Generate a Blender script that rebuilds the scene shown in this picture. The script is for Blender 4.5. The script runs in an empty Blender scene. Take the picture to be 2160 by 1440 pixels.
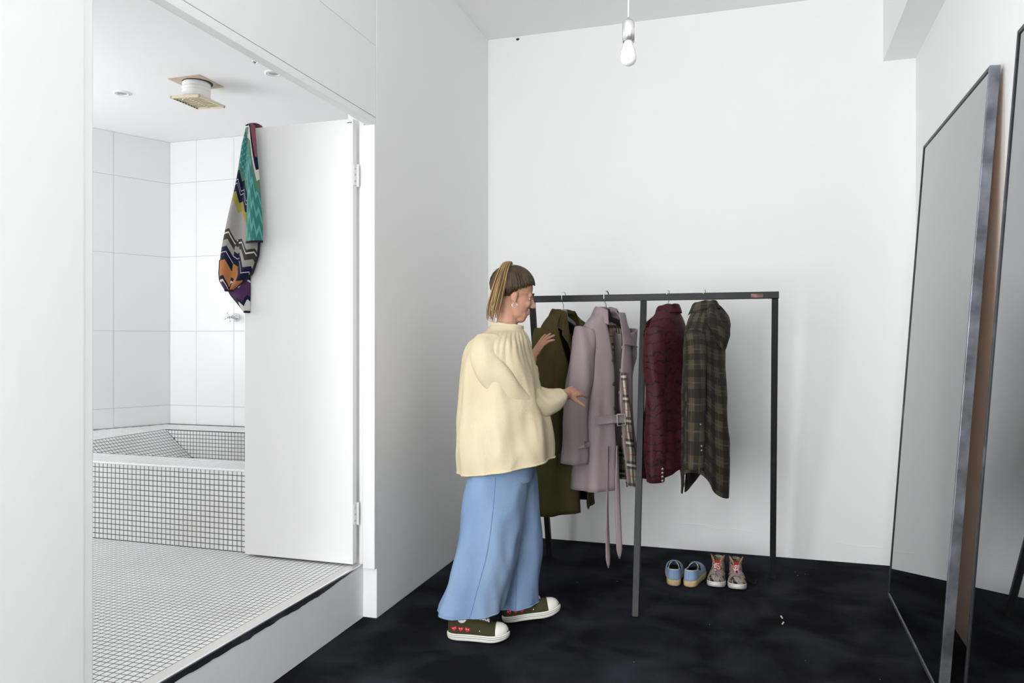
import bpy, bmesh, math, random
from mathutils import Vector, Matrix, Euler, noise

random.seed(7)
SC = bpy.context.scene
COL = SC.collection
PI = math.pi

# ------------------------------------------------------------------ camera, world, lights, exposure
cam_d = bpy.data.cameras.new('camera')
cam = bpy.data.objects.new('camera', cam_d)
COL.objects.link(cam)
cam.location = (0, 0, 1.35)
cam.rotation_euler = (PI / 2, 0, math.atan(485 / 1580))
cam_d.sensor_width = 36
cam_d.lens = 36 * 1580 / 2160
cam_d.clip_start = 0.05
SC.camera = cam

world = bpy.data.worlds.new('world')
SC.world = world
world.use_nodes = True
bg = world.node_tree.nodes['Background']
bg.inputs[0].default_value = (0.90, 0.95, 1.0, 1)
bg.inputs[1].default_value = 0.5

def area(name, loc, aim, sx, sy, power, color=(1, 1, 1)):
    l = bpy.data.lights.new(name, 'AREA')
    l.shape = 'RECTANGLE'; l.size = sx; l.size_y = sy; l.energy = power; l.color = color
    o = bpy.data.objects.new(name, l)
    COL.objects.link(o)
    o.location = loc
    d = Vector(aim) - Vector(loc)
    o.rotation_euler = d.to_track_quat('-Z', 'Y').to_euler()
    return o

# daylight falling in through the rear window, and through the bathroom window
area('daylight_rear_window', (-0.6, -3.22, 1.35), (-0.55, 3, 1.15), 1.3, 2.3, 100, (0.97, 0.985, 1.0))
area('side_window_panel', (-1.70, -0.55, 1.55), (0.65, 4.98, 1.35), 1.2, 2.3, 118, (0.97, 0.985, 1.0))  # area panel turned inside the side opening, added to lift the back wall
area('daylight_bathroom_window', (-5.02, 2.44, 1.80), (-3.95, 3.08, 1.96), 1.3, 1.5, 48, (0.97, 0.98, 1.0))

SC.view_settings.view_transform = 'Standard'
SC.view_settings.look = 'None'
SC.view_settings.gamma = 1
SC.view_settings.use_curve_mapping = False
SC.view_settings.exposure = 0.05
SC.cycles.max_bounces = 8
SC.cycles.diffuse_bounces = 8
SC.cycles.adaptive_threshold = 0.015
SC.cycles.glossy_bounces = 6
SC.cycles.caustics_reflective = False
SC.cycles.caustics_refractive = False

# ------------------------------------------------------------------ helpers
def mat(name, color, rough=0.6, metal=0.0, spec=0.4, bump=None, var=None, sheen=0.0, var_scale=(1, 1, 1)):
    """procedural principled material: var=(scale, second colour, low, high), bump=(scale, strength)"""
    m = bpy.data.materials.new(name)
    m.use_nodes = True
    nt = m.node_tree; N = nt.nodes; L = nt.links
    b = N['Principled BSDF']
    b.inputs['Base Color'].default_value = (*color, 1)
    b.inputs['Roughness'].default_value = rough
    b.inputs['Metallic'].default_value = metal
    b.inputs['Specular IOR Level'].default_value = spec
    if sheen:
        b.inputs['Sheen Weight'].default_value = sheen
        b.inputs['Sheen Roughness'].default_value = 0.45
    tc = N.new('ShaderNodeTexCoord')
    if var:
        mp = N.new('ShaderNodeMapping'); mp.inputs['Scale'].default_value = var_scale
        L.new(tc.outputs['Object'], mp.inputs[0])
        n = N.new('ShaderNodeTexNoise'); n.inputs['Scale'].default_value = var[0]; n.inputs['Detail'].default_value = 6
        L.new(mp.outputs[0], n.inputs['Vector'])
        r = N.new('ShaderNodeValToRGB')
        r.color_ramp.elements[0].position = var[2]; r.color_ramp.elements[1].position = var[3]
        r.color_ramp.elements[0].color = (*color, 1); r.color_ramp.elements[1].color = (*var[1], 1)
        L.new(n.outputs['Fac'], r.inputs[0]); L.new(r.outputs[0], b.inputs['Base Color'])
    if bump:
        n2 = N.new('ShaderNodeTexNoise'); n2.inputs['Scale'].default_value = bump[0]; n2.inputs['Detail'].default_value = 4
        L.new(tc.outputs['Object'], n2.inputs['Vector'])
        bp = N.new('ShaderNodeBump'); bp.inputs['Strength'].default_value = bump[1]; bp.inputs['Distance'].default_value = 0.01
        L.new(n2.outputs['Fac'], bp.inputs['Height']); L.new(bp.outputs[0], b.inputs['Normal'])
    return m

def tag(o, label=None, cat=None, group=None, kind=None):
    if label: o['label'] = label
    if cat: o['category'] = cat
    if group: o['group'] = group
    if kind: o['kind'] = kind
    return o

def empty(name, loc, rz=0.0, label=None, cat=None, group=None, rot=None):
    o = bpy.data.objects.new(name, None)
    COL.objects.link(o)
    o.location = loc
    o.rotation_euler = rot if rot else (0, 0, rz)
    o.empty_display_size = 0.05
    return tag(o, label, cat, group)

def add(name, verts, faces, m, parent=None, smooth=False, loc=None, mods=()):
    me = bpy.data.meshes.new(name)
    me.from_pydata([tuple(v) for v in verts], [], faces)
    me.update()
    bm = bmesh.new(); bm.from_mesh(me)
    bmesh.ops.recalc_face_normals(bm, faces=bm.faces)
    bm.to_mesh(me); bm.free()
    return link(name, me, m, parent, smooth, loc, mods)

def link(name, me, m, parent=None, smooth=False, loc=None, mods=()):
    if smooth:
        me.polygons.foreach_set('use_smooth', [True] * len(me.polygons))
    o = bpy.data.objects.new(name, me)
    COL.objects.link(o)
    for k in (m if isinstance(m, (list, tuple)) else [m]):
        me.materials.append(k)
    if parent: o.parent = parent
    if loc: o.location = loc
    for md in mods:
        if md[0] == 'SOLID':
            x = o.modifiers.new('solid', 'SOLIDIFY'); x.thickness = md[1]; x.offset = md[2] if len(md) > 2 else 0
        elif md[0] == 'SUB':
            x = o.modifiers.new('sub', 'SUBSURF'); x.levels = md[1]; x.render_levels = md[1]
        elif md[0] == 'BEVEL':
            x = o.modifiers.new('bevel', 'BEVEL'); x.width = md[1]; x.segments = 2
        elif md[0] == 'REMESH':
            x = o.modifiers.new('remesh', 'REMESH'); x.mode = 'VOXEL'; x.voxel_size = md[1]; x.use_smooth_shade = True
        elif md[0] == 'SMOOTH':
            x = o.modifiers.new('smooth', 'SMOOTH'); x.factor = md[1]; x.iterations = md[2]
    return o

def box_vf(x0, x1, y0, y1, z0, z1):
    v = [(x0, y0, z0), (x1, y0, z0), (x1, y1, z0), (x0, y1, z0), (x0, y0, z1), (x1, y0, z1), (x1, y1, z1), (x0, y1, z1)]
    f = [(0, 3, 2, 1), (4, 5, 6, 7), (0, 1, 5, 4), (1, 2, 6, 5), (2, 3, 7, 6), (3, 0, 4, 7)]
    return v, f

class MB:
    """collects shapes into one mesh"""
    def __init__(s): s.v = []; s.f = []
    def put(s, v, f, M=None):
        n = len(s.v)
        s.v += [tuple(M @ Vector(p)) if M else tuple(p) for p in v]
        s.f += [tuple(i + n for i in q) for q in f]
        return s
    def box(s, *a): return s.put(*box_vf(*a))
    def bar(s, p0, p1, w, h=None, ref=(0, 0, 1)):
        p0 = Vector(p0); p1 = Vector(p1); h = h or w
        d = (p1 - p0).normalized(); r = Vector(ref)
        if abs(d.dot(r)) > 0.98: r = Vector((0, 1, 0))
        a = d.cross(r).normalized() * (w / 2); b = a.normalized().cross(d).normalized() * (h / 2)
        v = []
        for p in (p0, p1): v += [p - a - b, p + a - b, p + a + b, p - a + b]
        return s.put(v, [(0, 1, 2, 3), (7, 6, 5, 4), (0, 4, 5, 1), (1, 5, 6, 2), (2, 6, 7, 3), (3, 7, 4, 0)])
    def tube(s, pts, rad, n=10, cap=True):
        v, f = tube_vf(pts, rad, n, cap)
        return s.put(v, f)
    def ell(s, c, r, M=None, nu=18, nv=12):
        v, f = ell_vf(c, r, nu, nv)
        return s.put(v, f, M)
    def lathe(s, prof, n=24, M=None):
        v = []; f = []
        for r, z in prof:
            for i in range(n):
                a = 2 * PI * i / n; v.append((r * math.cos(a), r * math.sin(a), z))
        for k in range(len(prof) - 1):
            for i in range(n):
                j = (i + 1) % n
                f.append((k * n + i, k * n + j, (k + 1) * n + j, (k + 1) * n + i))
        return s.put(v, f, M)
    def build(s, name, m, parent=None, smooth=False, loc=None, mods=()):
        return add(name, s.v, s.f, m, parent, smooth, loc, mods)

def frames(pts):
    """a frame (normal, binormal) along a path, carried without twist"""
    P = [Vector(p) for p in pts]; out = []
    prev = None
    for i in range(len(P)):
        t = (P[min(i + 1, len(P) - 1)] - P[max(i - 1, 0)]).normalized()
        if prev is None:
            r = Vector((0, 0, 1)) if abs(t.z) < 0.9 else Vector((1, 0, 0))
            a = t.cross(r).normalized()
        else:
            a = (prev - t * prev.dot(t)).normalized()
        out.append((a, t.cross(a).normalized())); prev = a
    return P, out

def tube_vf(pts, rad, n=10, cap=True):
    P, fr = frames(pts)
    if not isinstance(rad, (list, tuple)): rad = [rad] * len(P)
    v = []; f = []
    for p, (a, b), r in zip(P, fr, rad):
        for i in range(n):
            t = 2 * PI * i / n
            v.append(p + a * (r * math.cos(t)) + b * (r * math.sin(t)))
    for k in range(len(P) - 1):
        for i in range(n):
            j = (i + 1) % n
            f.append((k * n + i, k * n + j, (k + 1) * n + j, (k + 1) * n + i))
    if cap:
        f.append(tuple(range(n))); f.append(tuple((len(P) - 1) * n + i for i in range(n)))
    return v, f

def ell_vf(c, r, nu=18, nv=12):
    v = []; f = []
    c = Vector(c)
    r = (r, r, r) if not isinstance(r, (list, tuple)) else r
    for k in range(1, nv):
        th = PI * k / nv
        for i in range(nu):
            a = 2 * PI * i / nu
            v.append(c + Vector((r[0] * math.sin(th) * math.cos(a), r[1] * math.sin(th) * math.sin(a), r[2] * math.cos(th))))
    for k in range(nv - 2):
        for i in range(nu):
            j = (i + 1) % nu
            f.append((k * nu + i, (k + 1) * nu + i, (k + 1) * nu + j, k * nu + j))
    v.append(c + Vector((0, 0, r[2]))); v.append(c - Vector((0, 0, r[2])))
    t, b = len(v) - 2, len(v) - 1
    for i in range(nu):
        j = (i + 1) % nu
        f.append((i, j, t)); f.append(((nv - 2) * nu + j, (nv - 2) * nu + i, b))
    return v, f

def lerp_table(tab, x):
    """tab: rows (x, a, b, ...) sorted by x; smooth interpolation"""
    if x <= tab[0][0]: return tab[0][1:]
    if x >= tab[-1][0]: return tab[-1][1:]
    for p, q in zip(tab, tab[1:]):
        if p[0] <= x <= q[0]:
            t = (x - p[0]) / (q[0] - p[0]); 
            return tuple(a + (b - a) * t for a, b in zip(p[1:], q[1:]))

def resample(pts, n):
    """Catmull-Rom through rows of numbers"""
    out = []
    m = len(pts)
    for k in range(n):
        x = k / (n - 1) * (m - 1); i = min(int(x), m - 2); t = x - i
        p0, p1, p2, p3 = pts[max(i - 1, 0)], pts[i], pts[i + 1], pts[min(i + 2, m - 1)]
        out.append(tuple(.5 * (2 * b + (c - a) * t + (2 * a - 5 * b + 4 * c - d) * t * t + (3 * b - a - 3 * c + d) * t ** 3) for a, b, c, d in zip(p0, p1, p2, p3)))
    return out

def grid(rows, closed=False):
    """rows of equal length -> verts, quads"""
    n = len(rows[0]); v = [p for r in rows for p in r]; f = []
    for k in range(len(rows) - 1):
        for i in range(n if closed else n - 1):
            j = (i + 1) % n
            f.append((k * n + i, k * n + j, (k + 1) * n + j, (k + 1) * n + i))
    return v, f

def box(name, x0, x1, y0, y1, z0, z1, m, parent=None, bevel=0.0, kind=None, label=None):
    v, f = box_vf(x0, x1, y0, y1, z0, z1)
    o = add(name, v, f, m, parent, mods=(('BEVEL', bevel),) if bevel else ())
    if kind: o['kind'] = kind
    if label: o['label'] = label
    return o

# ------------------------------------------------------------------ materials of the room
M_WALL = mat('white_wall_paint', (0.885, 0.885, 0.88), 0.75, spec=0.25, bump=(14, 0.10))
M_WALL2 = mat('white_plaster', (0.885, 0.885, 0.88), 0.8, spec=0.2, bump=(9, 0.22))
M_TRIM = mat('white_gloss_paint', (0.88, 0.88, 0.875), 0.4, spec=0.4)
M_DOOR = mat('door_paint', (0.80, 0.80, 0.785), 0.5, spec=0.35, bump=(3, 0.04))
M_CEIL = mat('ceiling_paint', (0.885, 0.885, 0.88), 0.85, spec=0.15, bump=(20, 0.08))
M_BCEIL = mat('bathroom_ceiling_paint', (0.86, 0.86, 0.86), 0.8, spec=0.2)
M_TILE = mat('white_glazed_tile', (0.84, 0.845, 0.85), 0.28, spec=0.45)
M_MOSAIC = mat('white_mosaic_tile', (0.76, 0.765, 0.765), 0.3, spec=0.45, var=(3.0, (0.70, 0.70, 0.685), 0.45, 0.7))
M_GROUT = mat('dark_grout', (0.085, 0.083, 0.075), 0.9, var=(6, (0.13, 0.125, 0.112), 0.4, 0.7))
M_GROUTL = mat('pale_grout', (0.66, 0.66, 0.65), 0.9)
M_RISER = mat('step_paint', (0.85, 0.855, 0.87), 0.6, bump=(18, 0.12))
M_ALU = mat('brushed_aluminium', (0.88, 0.88, 0.90), 0.30, metal=0.9)
M_CHROME = mat('chrome', (0.85, 0.85, 0.86), 0.08, metal=1.0)
M_STEEL = mat('black_steel', (0.012, 0.0122, 0.0135), 0.5, spec=0.28, var=(7, (0.028, 0.026, 0.026), 0.55, 0.72))
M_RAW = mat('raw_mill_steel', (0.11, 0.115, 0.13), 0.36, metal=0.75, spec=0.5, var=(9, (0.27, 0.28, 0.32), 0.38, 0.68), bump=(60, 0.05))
M_RUST = mat('rusty_weld', (0.10, 0.06, 0.05), 0.6, metal=0.4, var=(40, (0.24, 0.13, 0.10), 0.4, 0.65))
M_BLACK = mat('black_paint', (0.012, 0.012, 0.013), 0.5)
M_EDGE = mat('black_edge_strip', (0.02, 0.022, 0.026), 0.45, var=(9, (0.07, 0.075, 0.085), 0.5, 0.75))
M_MIRROR = mat('grey_tinted_mirror', (0.30, 0.31, 0.312), 0.015, metal=1.0)
M_WOODBACK = mat('plywood_back', (0.60, 0.40, 0.26), 0.7, var=(5, (0.66, 0.46, 0.31), 0.3, 0.7), var_scale=(1, 1, 0.1))

# carpet: short navy-black pile with brushed patches
def carpet_mat():
    m = mat('navy_carpet', (0.0075, 0.0080, 0.0105), 1.0, spec=0.05, sheen=0.0)
    nt = m.node_tree; N = nt.nodes; L = nt.links; b = N['Principled BSDF']
    tc = N.new('ShaderNodeTexCoord')
    n1 = N.new('ShaderNodeTexNoise'); n1.inputs['Scale'].default_value = 3.2; n1.inputs['Detail'].default_value = 7; n1.inputs['Distortion'].default_value = 0.5
    n2 = N.new('ShaderNodeTexNoise'); n2.inputs['Scale'].default_value = 260; n2.inputs['Detail'].default_value = 3
    L.new(tc.outputs['Object'], n1.inputs['Vector']); L.new(tc.outputs['Object'], n2.inputs['Vector'])
    mr = N.new('ShaderNodeMapRange'); mr.inputs['From Min'].default_value = .36; mr.inputs['From Max'].default_value = .68
    L.new(n1.outputs['Fac'], mr.inputs['Value'])
    mx = N.new('ShaderNodeMath'); mx.operation = 'MULTIPLY'
    L.new(mr.outputs[0], mx.inputs[0]); L.new(n2.outputs['Fac'], mx.inputs[1])
    r = N.new('ShaderNodeValToRGB')
    r.color_ramp.elements[0].position = 0.05; r.color_ramp.elements[1].position = 0.55
    r.color_ramp.elements[0].color = (0.0080, 0.0083, 0.0100, 1); r.color_ramp.elements[1].color = (0.030, 0.0315, 0.042, 1)
    L.new(mx.outputs[0], r.inputs[0]); L.new(r.outputs[0], b.inputs['Base Color'])
    bp = N.new('ShaderNodeBump'); bp.inputs['Strength'].default_value = 0.5; bp.inputs['Distance'].default_value = 0.004
    L.new(n2.outputs['Fac'], bp.inputs['Height']); L.new(bp.outputs[0], b.inputs['Normal'])
    return m
M_CARPET = carpet_mat()

# ------------------------------------------------------------------ the dressing room shell
XL = -1.702; YB = 4.98; ZC = 3.465; YR = -3.2
def wall_x(y): return 0.992 + (y - YB) * math.tan(math.radians(2.0))     # right wall, slightly out of square

def S(o): o['kind'] = 'structure'; return o

v = [(-1.79, YR - .2, 0), (wall_x(YR) + .2, YR - .2, 0), (wall_x(YB) + .2, YB + .1, 0), (-1.79, YB + .1, 0)]
v += [(x, y, -0.08) for x, y, z in v]
S(add('floor', v, [(0, 1, 2, 3), (7, 6, 5, 4), (0, 4, 5, 1), (1, 5, 6, 2), (2, 6, 7, 3), (3, 7, 4, 0)], M_CARPET))
box('ceiling', -1.9, 1.3, YR - .2, YB + .2, ZC, ZC + .1, M_CEIL, kind='structure')
wbk = box('wall_back', -1.75, 1.25, YB, YB + .12, 0, ZC, M_WALL2, kind='structure')
for crack in ([(-.43, .172), (-.33, .168), (-.24, .170), (-.17, .160), (-.13, .151), (-.07, .158), (.02, .149), (.09, .146)], [(.55, .118), (.62, .112), (.70, .104), (.76, .108), (.83, .100)], [(-.22, .163), (-.19, .152), (-.15, .149)]):
    mb = MB(); q = resample([(x, YB - .0004, z + .0) for x, z in crack], 30)
    mb.tube([(x, y, z + .004 * noise.noise((x * 30, 0, 0))) for x, y, z in q], [.0012 + .0014 * abs(noise.noise((p[0] * 40, 3, 0))) for p in q], 6)
    mb.build('plaster_crack', M_WALL2, wbk, True)
# right wall
y0, y1 = YR - .2, YB + .1
v = [(wall_x(y0), y0, 0), (wall_x(y1), y1, 0), (wall_x(y1) + .12, y1, 0), (wall_x(y0) + .12, y0, 0)]
v += [(x, y, ZC) for x, y, z in v]
S(add('wall_right', v, [(0, 3, 2, 1), (4, 5, 6, 7), (0, 1, 5, 4), (1, 2, 6, 5), (2, 3, 7, 6), (3, 0, 4, 7)], M_WALL))
# boxed beam along the top of the right wall
zb = 3.04
def bx(y): return wall_x(y) - 0.177
v = [(bx(y0), y0, zb), (bx(y1), y1, zb), (wall_x(y1) + .01, y1, zb), (wall_x(y0) + .01, y0, zb)]
v += [(x, y, ZC) for x, y, z in v]
S(add('trim_beam', v, [(0, 3, 2, 1), (4, 5, 6, 7), (0, 1, 5, 4), (1, 2, 6, 5), (2, 3, 7, 6), (3, 0, 4, 7)], M_CEIL))['label'] = 'white boxed beam where ceiling meets right wall'

# left wall: near strip (with a window opening behind the camera), far strip, lintel and panel over the opening
mb = MB()
mb.box(XL - .09, XL, YR - .2, -1.55, 0, ZC); mb.box(XL - .09, XL, 0.85, 1.597, 0, ZC)
mb.box(XL - .09, XL, -1.55, 0.85, 0, 0.4); mb.box(XL - .09, XL, -1.55, 0.85, 2.75, ZC)
S(mb.build('wall_left', M_WALL))
S(MB().box(XL - .045, XL - .001, 1.597, 1.63, 0.262, 2.436).build('trim_1', M_TRIM, mods=(('BEVEL', .004),)))
S(MB().box(-1.86, XL, 3.297, YB, 0, ZC).build('wall_left_far', M_WALL, mods=(('BEVEL', .003),)))
mb = MB(); mb.box(XL - .045, XL - .0012, 1.597, 3.292, 2.788, ZC); mb.box(XL - .045, XL - .012, 1.597, 3.299, 2.43, 2.80)
S(mb.build('wall_left_upper', M_WALL))
S(MB().box(XL - .03, XL, 1.60, 3.2875, 2.439, 2.785).build('trim_panel', M_TRIM))
S(MB().box(XL - .045, XL, 1.597, 3.292, 2.402, 2.4365).build('trim_2', M_TRIM, mods=(('BEVEL', .002),)))
# jamb and stop on the hinge side
S(MB().box(-1.765, XL + .001, 3.272, 3.2965, 0.245, 2.402).build('trim_3', M_TRIM, mods=(('BEVEL', .003),)))
S(MB().box(-1.79, -1.765, 3.284, 3.2965, 0.262, 2.43).build('trim_4', M_TRIM, mods=(('BEVEL', .002),)))

# wall behind the camera with its window opening
mb = MB()
mb.box(-1.8, -1.25, YR - .12, YR, 0, ZC); mb.box(0.05, 1.0, YR - .12, YR, 0, ZC)
mb.box(-1.25, 0.05, YR - .12, YR, 0, 0.2); mb.box(-1.25, 0.05, YR - .12, YR, 2.5, ZC)
S(mb.build('wall_rear', M_WALL))

# ------------------------------------------------------------------ bathroom, one step up
ZS = 0.265; ZB = 2.955
box('wall_step', -1.86, -1.775, 1.0, 3.297, 0, 0.240, M_RISER, kind='structure')
# blackened edge strip with a ragged lower rim, under the metal nosing
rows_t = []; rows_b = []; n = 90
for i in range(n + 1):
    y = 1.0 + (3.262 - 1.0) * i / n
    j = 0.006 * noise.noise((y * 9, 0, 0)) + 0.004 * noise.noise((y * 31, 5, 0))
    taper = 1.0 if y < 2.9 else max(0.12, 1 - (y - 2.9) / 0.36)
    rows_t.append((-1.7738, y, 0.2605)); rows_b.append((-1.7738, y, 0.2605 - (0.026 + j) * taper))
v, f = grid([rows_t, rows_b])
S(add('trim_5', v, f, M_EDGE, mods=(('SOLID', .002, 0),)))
S(MB().box(-1.86, -1.776, 1.0, 3.297, 0.2395, 0.259).build('wall_step_upper', M_RISER))
S(MB().box(-1.786, -1.772, 1.0, 3.285, 0.2588, 0.2655).build('trim_6', M_ALU, mods=(('BEVEL', .0015),)))
S(MB().box(-1.828, -1.786, 1.0, 3.285, 0.245, 0.2652).build('trim_7', mat('threshold_cement', (0.62, 0.61, 0.58), 0.8, bump=(30, .2))))

P = 0.028                                                                # mosaic pitch
fl = S(box('floor', -5.6, -1.828, 1.0, 5.0, 0.10, ZS - 0.0007, M_GROUT))
def tile_mesh(name, s=P - 0.0042, t=0.005):
    a = s / 2; b = a - 0.0011
    v = [(-a, -a, -t), (a, -a, -t), (a, a, -t), (-a, a, -t), (-a, -a, -.0005), (a, -a, -.0005), (a, a, -.0005), (-a, a, -.0005),
         (-b, -b, 0), (b, -b, 0), (b, b, 0), (-b, b, 0)]
    f = [(8, 9, 10, 11)]
    for k in (0, 4):
        for i in range(4):
            j = (i + 1) % 4; f.append((k + i, k + j, k + 4 + j, k + 4 + i))
    return v, f
TV, TF = tile_mesh('mosaic_tile')
tile_me = bpy.data.meshes.new('mosaic_tile')
tile_me.from_pydata(TV, [], TF); tile_me.materials.append(M_MOSAIC)

def mosaic(parent, origin, eu, ev, en, nu, nv, keep=None, singles=0, rank=None):
    """tiles on a plane: origin corner, unit axes eu ev, normal en; the `singles` best ranked ones become objects, the rest one stuff part"""
    eu = Vector(eu); ev = Vector(ev); en = Vector(en); o0 = Vector(origin)
    cells = []
    for i in range(nu):
        for j in range(nv):
            c = o0 + eu * ((i + .5) * P) + ev * ((j + .5) * P)
            if keep is None or keep(c): cells.append(c)
    if rank: cells.sort(key=rank)
    R = Matrix((eu, ev, en)).transposed()
    for c in cells[:singles]:
        t = bpy.data.objects.new('mosaic_tile', tile_me)
        COL.objects.link(t); t.parent = parent
        t.matrix_local = Matrix.Translation(c + en * random.uniform(-.0002, .0002)) @ R.to_4x4()
    mb = MB()
    for c in cells[singles:]:
        n = len(mb.v); jz = random.uniform(-.0002, .0002)
        mb.v += [tuple(c + R @ Vector((p[0], p[1], p[2] + jz))) for p in TV]
        mb.f += [tuple(k + n for k in q) for q in TF]
    me = bpy.data.meshes.new('mosaic_field'); me.from_pydata(mb.v, [], mb.f)
    return tag(link('mosaic_field', me, M_MOSAIC, parent), kind='stuff')

YT = 3.28                                                                # front of the bath
def see_floor(c):
    return c.x > -4.95 and c.y < YT and c.x > -4.13 - (c.y - 1.0) * .60
mosaic(fl, (-1.830 - 112 * P, 1.0 + 0.012, ZS), (1, 0, 0), (0, 1, 0), (0, 0, 1), 112, 81, see_floor, 300,
       lambda c: math.hypot(c.x, c.y) if (-c.x / c.y) < 1.137 else 99)

# the built-in bath, clad in the same mosaic
ZT = 0.686
bath = empty('bathtub', (-3.3, YT, ZS), 0, 'built-in bath clad in white mosaic with dark grout and sunken sloping end', 'bathtub')
def L_(p): return (p[0] + 3.3, p[1] - YT, p[2] - ZS)
BX0, BX1 = -5.0, -1.87                                                   # bath runs behind the door
IY0, IY1 = YT + .27, 4.645                                               # inner edges of the well
ITL, IBL = -4.165, -3.72                                                  # sloping end: top and foot
ZI = 0.31
IXR = -2.15
e = 0.0007
# core: front, rim pieces, inner walls (grout coloured) just below the tile faces
mb = MB()
def xw(y): return -4.415 - (YB - y) * 0.4660 + .012
def prism(x1, ya, yb, za, zb):
    q = [(xw(ya), ya), (x1, ya), (x1, yb), (xw(yb), yb)]
    mb.put([L_((x, y, z)) for z in (za, zb) for x, y in q], [(0, 3, 2, 1), (4, 5, 6, 7), (0, 1, 5, 4), (1, 2, 6, 5), (2, 3, 7, 6), (3, 0, 4, 7)])
prism(BX1, YT + e, IY0 - e, ZS, ZT - e); prism(BX1, IY1 + e, YB - .01, ZS, ZT - e); prism(ITL - e, IY0 - e, IY1 + e, ZS, ZT - e)
for bxx in ((IXR, BX1, IY0 - e, IY1 + e, ZS, ZT - e), (ITL, IXR, IY0 - e, IY1 + e, ZS, ZI - e)):
    a = L_((bxx[0], bxx[2], bxx[4])); b = L_((bxx[1], bxx[3], bxx[5]))
    mb.box(a[0], b[0], a[1], b[1], a[2], b[2])
# sloping end block
pv = [L_(p) for p in ((ITL - .01, IY0 - e, ZS), (IBL, IY0 - e, ZI - e), (IBL, IY0 - e, ZS), (ITL - .01, IY0 - e, ZT - e), (ITL - e, IY0 - e, ZT - e))]
pv2 = [L_((p[0] - 3.3, IY1 + e, p[2] + ZS)) for p in pv]
mb.put(pv + pv2, [(0, 2, 1, 4, 3), (8, 9, 6, 7, 5), (0, 3, 8, 5), (3, 4, 9, 8), (4, 1, 6, 9), (1, 2, 7, 6), (2, 0, 5, 7)])
mb.build('shell', M_GROUT, bath)
cx = BX1 - BX0
mosaic(bath, L_((-3.64 - 54 * P, YT, ZS + 0.001)), (1, 0, 0), (0, 0, 1), (0, -1, 0), 99, 15, lambda c: c.x - 3.3 > xw(YT) + .012)                                # front
mosaic(bath, L_((-5.1, YT + .008, ZT)), (1, 0, 0), (0, 1, 0), (0, 0, 1), 95, 60,
       lambda c: not (ITL < c.x - 3.3 + 0 and IY0 - .006 < c.y + YT < IY1 + .006 and c.x - 3.3 < IXR) and c.y + YT < YB - .03 and not (c.x - 3.3 > -2.2) and c.x - 3.3 > xw(c.y + YT) + .012)     # rim
sl = Vector((IBL - ITL, 0, ZI - ZT)); sn = sl.normalized()
mosaic(bath, L_((ITL, IY0, ZT)), (0, 1, 0), tuple(sn), tuple(Vector((0, 1, 0)).cross(sn)) if Vector((0, 1, 0)).cross(sn).z > 0 else tuple(sn.cross(Vector((0, 1, 0)))), 39, int(sl.length / P))
mosaic(bath, L_((ITL, IY1, ZT - .004 - 13 * P)), (1, 0, 0), (0, 0, 1), (0, -1, 0), 60, 13, lambda c: (c.x - 3.3) > ITL - P * .45 + (ZT - (c.z + ZS)) / (ZT - ZI) * (IBL - ITL))
# bright metal nosing along the front edge
a = L_((xw(YT), YT - .003, ZT - .007)); b = L_((BX1, YT + .006, ZT + .003))
mb = MB(); mb.box(a[0], b[0], a[1], b[1], a[2], b[2]); mb.build('nosing', mat('white_nosing', (0.86, 0.86, 0.86), 0.3), bath, mods=(('BEVEL', .002),))

# bathroom walls with large white tiles, each its own piece
ang = Vector((-4.42 + 4.66, 4.98 - 4.465, 0)).normalized()               # along the skewed left wall, towards the far corner
corner = Vector((-4.415, YB, 0))
wb = S(box('wall_bathroom_back', -4.6, -1.86, YB - .008 + .004, YB + .12, ZS, ZB, M_GROUTL))
rows_z = [ZT + .001, 0.838, 1.432, 2.028, 2.622, ZB]
cols_x = [-4.411, -4.158, -3.805, -3.452, -3.099, -2.746, -2.393, -2.04, -1.862]
g = 0.0011
def wall_tile(parent, w, h, M):
    mb = MB(); mb.box(-w / 2 + g, w / 2 - g, -.006, 0.003, -h / 2 + g, h / 2 - g)
    o = mb.build('wall_tile', M_TILE, parent, mods=(('BEVEL', .0012),))
    o.matrix_local = M
    return o
for a, b in zip(cols_x, cols_x[1:]):
    for c, d in zip(rows_z, rows_z[1:]):
        wall_tile(wb, b - a, d - c, Matrix.Translation(((a + b) / 2, YB - .0055, (c + d) / 2)) @ Matrix.Rotation(random.uniform(-.0006, .0006), 4, 'X'))
nrm = Vector((ang.y, -ang.x, 0))                                         # into the bathroom
LW = 3.2
# the skewed wall (window opening further along, out of the picture)
wl = empty('wall_bathroom_left', (0, 0, 0)); wl['kind'] = 'structure'
def skew_box(d0, d1, z0, z1, t0, t1):
    pts = []
    for z in (z0, z1):
        for d, t in ((d0, t0), (d1, t0), (d1, t1), (d0, t1)):
            p = corner - ang * d + nrm * t; pts.append((p.x, p.y, z))
    return pts, [(0, 3, 2, 1), (4, 5, 6, 7), (0, 1, 5, 4), (1, 2, 6, 5), (2, 3, 7, 6), (3, 0, 4, 7)]
mb = MB()
mb.put(*skew_box(-.1, 2.25, 0, ZB, -.1, 0.0))
mb.build('plaster', M_GROUTL, wl)
rz = math.atan2(-ang.y, -ang.x)
cols_d = [0.004, 0.435, 0.79, 1.145, 1.50, 1.855, 2.21]
for a, b in zip(cols_d, cols_d[1:]):
    for c, d in zip(rows_z, rows_z[1:]):
        p = corner - ang * ((a + b) / 2) + nrm * .002
        wall_tile(wl, b - a, d - c, Matrix.Translation((p.x, p.y, (c + d) / 2)) @ Matrix.Rotation(rz, 4, 'Z'))
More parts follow.
